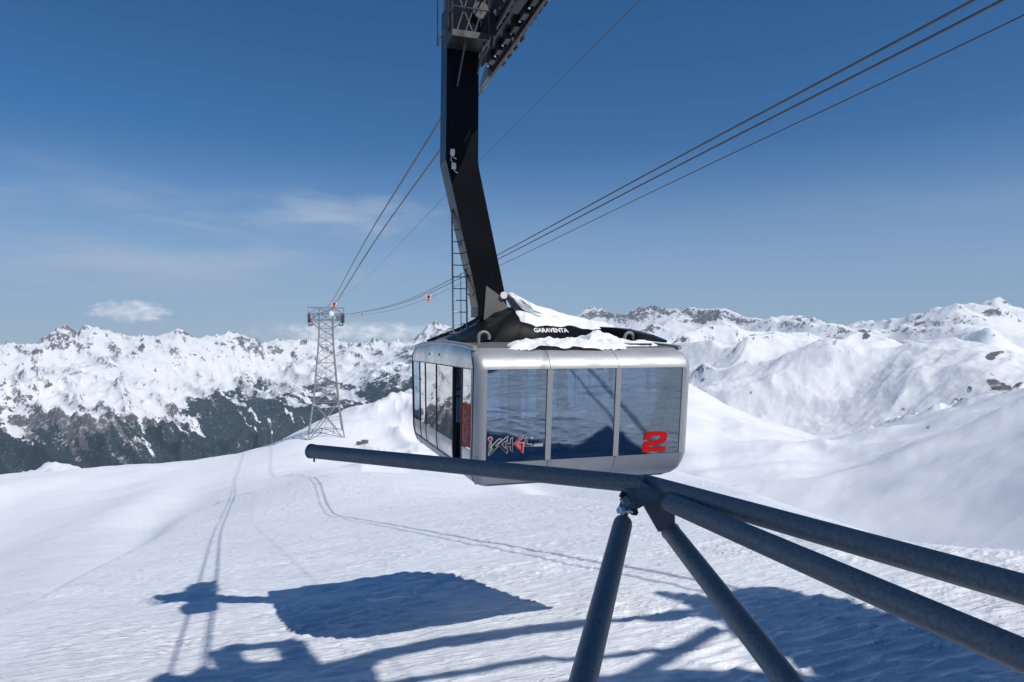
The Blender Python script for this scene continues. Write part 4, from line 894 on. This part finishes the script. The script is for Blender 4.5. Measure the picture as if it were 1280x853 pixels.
for sg in (-1, 1):
    for dx in (-.35, .35):
        mb = MB(); rows = []
        for q in np.linspace(-1, 1, 9):
            z = 9.9 - 1.3 * q * q; rows.append([TP(sg * 4.1 * 1 + dx - .12, q * 4.2, z - .5), TP(sg * 4.1 + dx - .12, q * 4.2, z), TP(sg * 4.1 + dx + .12, q * 4.2, z), TP(sg * 4.1 + dx + .12, q * 4.2, z - .5), TP(sg * 4.1 + dx - .12, q * 4.2, z - .5)])
        mb.grid(rows).build('rope_saddle', M['galv'], tw)
    MB().box(sg * 5.75 - .45, sg * 5.75 + .45, -2.2, 2.2, 9.0 - TZ0 - 1.9, 10.1 - TZ0).build('guard_panel', M['darksteel'], tw)
    MB().box(sg * 5.1 - .9, sg * 5.1 + .7, -2.0, 2.0, 6.1 - TZ0, 6.45 - TZ0).build('work_platform', M['darksteel'], tw)
    for dx in (-.35, .3): strut(TP(sg * 5.5 + dx, 0, 6.2), TP(sg * 5.5 + dx, 0, -7.5 if sg > 0 else -5.5), .055, 'hanging_line')
MB().tube([TP(1.9, -2.0, 10.3), TP(1.9, -2.5, 10.3)], [.75, .85], 18).build('dish', M['white'], tw, True)
for z in np.arange(-38, 9, 3.0): strut(TP(-.25, -half(z) * .2, z), TP(.25, -half(z) * .2, z), .06, 'rung')
strut(TP(-.25, -1.2, -40), TP(-.25, -.5, 10), .08, 'ladder_rail'); strut(TP(.25, -1.2, -40), TP(.25, -.5, 10), .08, 'ladder_rail')
# small brown stone block on the slope beside the tower
bx = px(453, 560, 300); g = SURF_AT(bx.x, bx.y); hut = empty('stone_block', (bx.x, bx.y, g), .2); tag(hut, 'small broken brown stone wall in the snow right of the tower', 'wall')
random.seed(11)
for r_ in range(4):
    for c_ in range(6):
        if random.random() < .12 + .10 * r_ * (c_ < 3): continue
        w = .78; x = -2.4 + c_ * .8 + (r_ % 2) * .3 + random.uniform(-.05, .05); z = -.3 + r_ * .62
        MB().box(x, x + w, random.uniform(-.1, .1), 1.1, z, z + .58).build('stone', M['timber'], hut, bevel=.06)
MB().box(-2.6, 2.2, .15, .95, -.6, 1.4).build('wall_core', M['timber'], hut, bevel=.1)
# ------------------------------------------------------------------ pipe frame in the foreground
node = px(797, 607, 6.15)
fr = empty('pipe_frame', node); tag(fr, 'large blue grey steel pipe frame with a long horizontal arm in the foreground', 'pipe frame')
RP = .081
def pipe(a, b, r=RP, name='pipe', ext=0.0, cap=True):
    b = b + (b - a) * ext; n = 8; o = MB(node).tube([a.lerp(b, i / n) for i in range(n + 1)], r, 40).build(name, M['pipe'], fr, True); return o
t1a, t1b = px(389, 564, 8.0), px(806, 606, 6.08)
p1 = pipe(t1b, t1a)
d = (t1a - t1b).normalized()
MB(node).tube([t1a - d * .02, t1a + d * .012], RP + .005, 40).build('end_cap', M['plate'], fr, True)
MB(node).tube([t1a - d * .05 + Vector((0, 0, -RP)), t1a - d * .05 + Vector((0, 0, -RP - .04))], .012, 8).build('drain_stub', M['plate'], fr)
t2a, t2b = px(806, 604, 6.2), px(1285, 738, 3.60); pipe(t2a, t2b, ext=1.0)
t3a, t3b = px(836, 627, 5.75), px(1285, 822, 3.22); pipe(t3a, t3b, ext=.9)
t4a, t4b = px(778, 656, 5.75), px(727, 858, 3.9); pipe(t4a, t4b, ext=1.35)
t5a, t5b = px(838, 664, 5.95), px(992, 862, 4.0); pipe(t5a, t5b, ext=1.35)
# rounded neck of the strut that ends in a fork
d4 = (t4b - t4a).normalized(); x = t4a
MB(node).tube([x, x - d4 * .03, x - d4 * .055, x - d4 * .07], [RP, .078, .058, .036], 28).build('pipe_neck', M['pipe'], fr, True)
MB(node).tube([x - d4 * .06, x - d4 * .15], .030, 14).build('threaded_rod', M['bolt'], fr, True)
MB(node).tube([x - d4 * .085, x - d4 * .115], .05, 6).build('lock_nut', M['bolt'], fr)
# slanting nose of the long arm and the gusset plates
def plate(pts, th, name, mat=None, out=Vector((0, -1, 0))):
    n = len(pts); o2 = [p + out.normalized() * th for p in pts]
    return MB(node).add(pts + o2, [tuple(range(n)), tuple(reversed(range(n, 2 * n)))] + [(i, (i + 1) % n, n + (i + 1) % n, n + i) for i in range(n)]).build(name, mat or M['plate'], fr, bevel=.004)
D = 6.02
plate([px(796, 598, D), px(822, 612, 5.92), px(829, 632, 5.86), px(806, 636, 5.92), px(800, 620, 6.0)], .02, 'gusset_plate')
plate([px(800, 626, 5.98), px(829, 614, 5.88), px(846, 662, 5.86), px(822, 664, 5.95)], .022, 'gusset_plate')
plate([px(833, 640, 5.80), px(843, 640, 5.78), px(843, 660, 5.84), px(833, 662, 5.86)], .10, 'stiffener', out=Vector((.3, 1, 0)))
plate([px(780, 610, 5.86), px(797, 609, 5.84), px(824, 618, 5.78), px(793, 634, 5.74), px(786, 628, 5.76)], .016, 'fork_plate', M['pipe'])
plate([px(780, 612, 5.80), px(786, 611, 5.78), px(792, 634, 5.66), px(775, 641, 5.68), px(772, 636, 5.70)], .014, 'fork_plate', M['pipe'], out=Vector((1, -.2, 0)))
plate([px(793, 634, 5.72), px(824, 618, 5.76), px(826, 621, 5.74), px(794, 638, 5.70)], .05, 'fork_flange', M['pipe'], out=Vector((0, 1, 0)))
plate([px(780, 612, 5.93), px(786, 611, 5.92), px(795, 634, 5.84), px(789, 641, 5.84)], .014, 'fork_plate', M['pipe'], out=Vector((1, -.2, 0)))
b0, b1 = px(773.5, 638, 5.62), px(793, 640, 5.74)
MB(node).tube([b0, b0.lerp(b1, .25)], .032, 6).build('bolt_head', M['bolt'], fr); MB(node).tube([b0, b1], .018, 10).build('bolt', M['bolt'], fr, True)
MB(node).tube([b0.lerp(b1, .88), b1 + (b1 - b0) * .08], .030, 6).build('nut', M['rubber'], fr)
e0, e1 = px(778, 622, 5.70), px(785, 631, 5.70); MB(node).tube([e0, e1], .035, 6).build('nut', M['bolt'], fr)
MB(node).tube([px(776, 617, 5.72), px(781, 620, 5.72)], .03, 12).build('rod_end', M['rubber'], fr)
MB(node).tube([e1, x - d4 * .1], .024, 10).build('threaded_rod', M['bolt'], fr, True)
# ring weld marks
for a, b in ((t3a, t3b), (t5a, t5b)):
    dd = (b - a).normalized(); MB(node).tube([a - dd * .004, a + dd * .012], RP + .003, 40).build('end_ring', M['plate'], fr, True)

# ------------------------------------------------------------------ the top station behind and above the viewpoint (unseen; roof and slabs shaped to cast the snow shadows)
st = empty('mountain_station', (14, -8, -6.5)); tag(st, 'unseen grey top station behind the viewpoint, its roof shaped to throw the big shadow on the snow', 'station')
O = (14, -8, -6.5)
ZT = 9.6
def G(x, y):                                     # the point of the roof plane whose shadow falls on the snow there
    k_ = (x - 640) / FPX; yy = 3.47 / max(.03, (y - HOR) / FPX - .181 + .101 * k_); gx, gy = k_ * yy, yy; t_ = ZT - plane(gx, gy)
    return (gx + .672 * t_, gy - .529 * t_)
def slab(poly, name, z0=ZT, z1=ZT + .3): return MB(O).prism(poly, lambda u, v, d: Vector((u, v, d)), z0, z1).build(name, M['station'], st)
slab([(-3, -3), (-3, -14), (40, -14), (40, -4.6), (11.4, -4.6), (10.2, -2.1), (8.75, .40), (5.35, 2.5), (3.5, 2.5), (3.5, -3)], 'roof')  # outline cut to shade the foreground pipes and leave the reflected snow lit
slab([G(*p) for p in ((858, 741), (905, 748), (935, 736), (975, 733), (1020, 743), (1062, 744), (1090, 756), (1150, 776), (1215, 793), (1300, 815), (1500, 880), (1200, 880), (1080, 856), (1010, 826), (962, 806), (935, 790), (905, 770))], 'caster_canopy')  # unseen slab added, projected back from the big shadow outline on the snow
#slab([(14, 2.25), (40, 2.25), (40, 7), (20, 4.6), (17, 3.6)], 'canopy', ZT + .05, ZT + .34)
slab([G(*p) for p in ((640, 866), (760, 846), (860, 835), (990, 838), (1120, 850), (1250, 868), (1200, 1050), (700, 1050))], 'caster_eaves')  # unseen slab added to cast the shadow strip along the bottom edge
def bm(a, b, w, name='beam', z=ZT + .1, h=.3): 
    a, b = G(*a), G(*b); MB(O).beam((*a, z), (*b, z), w, h).build(name, M['station'], st)
bm((392, 838), (560, 802), .46); bm((560, 802), (740, 777), .34); bm((740, 777), (940, 763), .34); bm((380, 842), (470, 825), .55)  # unseen bars added to cast the long thin shadows on the snow
bm((560, 805), (620, 795), .5); bm((790, 848), (905, 785), .14); bm((450, 862), (700, 822), .12); bm((640, 800), (905, 760), .10, z=ZT + .4)
bm((830, 740), (905, 766), .16); bm((700, 826), (880, 806), .07)
# unseen open frame added to cast the box-shaped shadow at lower left
bx4 = [(286, 812), (368, 804), (392, 838), (300, 838)]
for a, b in zip(bx4, bx4[1:] + bx4[:1]): bm(a, b, .5, 'caster_frame', ZT + .2)
slab([G(*p) for p in ((288, 828), (392, 826), (420, 838), (470, 832), (480, 870), (200, 900), (196, 850), (215, 842), (245, 846), (262, 833), (280, 843))], 'caster_slab')  # unseen slab added for the ragged shadow in the lower left corner
bm((340, 860), (420, 1000), 1.2, 'caster_beam', ZT + .35); bm((420, 860), (640, 1000), 1.0, 'caster_beam', ZT + .6)  # unseen bars added along with the shadow-casting slab
MB(O).box(1.5, 40, -14, -13.6, -6.5, ZT).build('back_wall', M['station'], st); MB(O).box(39.6, 40, -13.6, 7.5, -6.5, ZT).build('side_wall', M['station'], st)
MB(O).box(-6, 40, -13.5, .9, -6.6, -2.9).build('platform_base', M['concrete'], st, bevel=.05)
MB(O).box(-6, 40, .62, .9, -2.9, -1.55).build('parapet', M['concrete'], st, bevel=.02)
for xx in (5, 20, 30): MB(O).box(xx, xx + .5, -6, -5.5, -2.9, ZT).build('column', M['station'], st)

# ------------------------------------------------------------------ the air between here and the far ranges
hz = MB((0, 0, 0)).box(-15700, 15700, -15700, 15700, -2600, 1400).build('haze', None)
m = bpy.data.materials.new('thin_air'); m.use_nodes = True; k = NT(m.node_tree); k.n.clear()
pv = k.add('ShaderNodeVolumePrincipled'); out = k.add('ShaderNodeOutputMaterial'); k.link(pv.outputs[0], out.inputs[1])
pv.inputs['Color'].default_value = (.54, .77, 1.0, 1); pv.inputs['Density'].default_value = 5.2e-5; pv.inputs['Anisotropy'].default_value = 0.0
hz.data.materials.append(m); hz['kind'] = 'stuff'
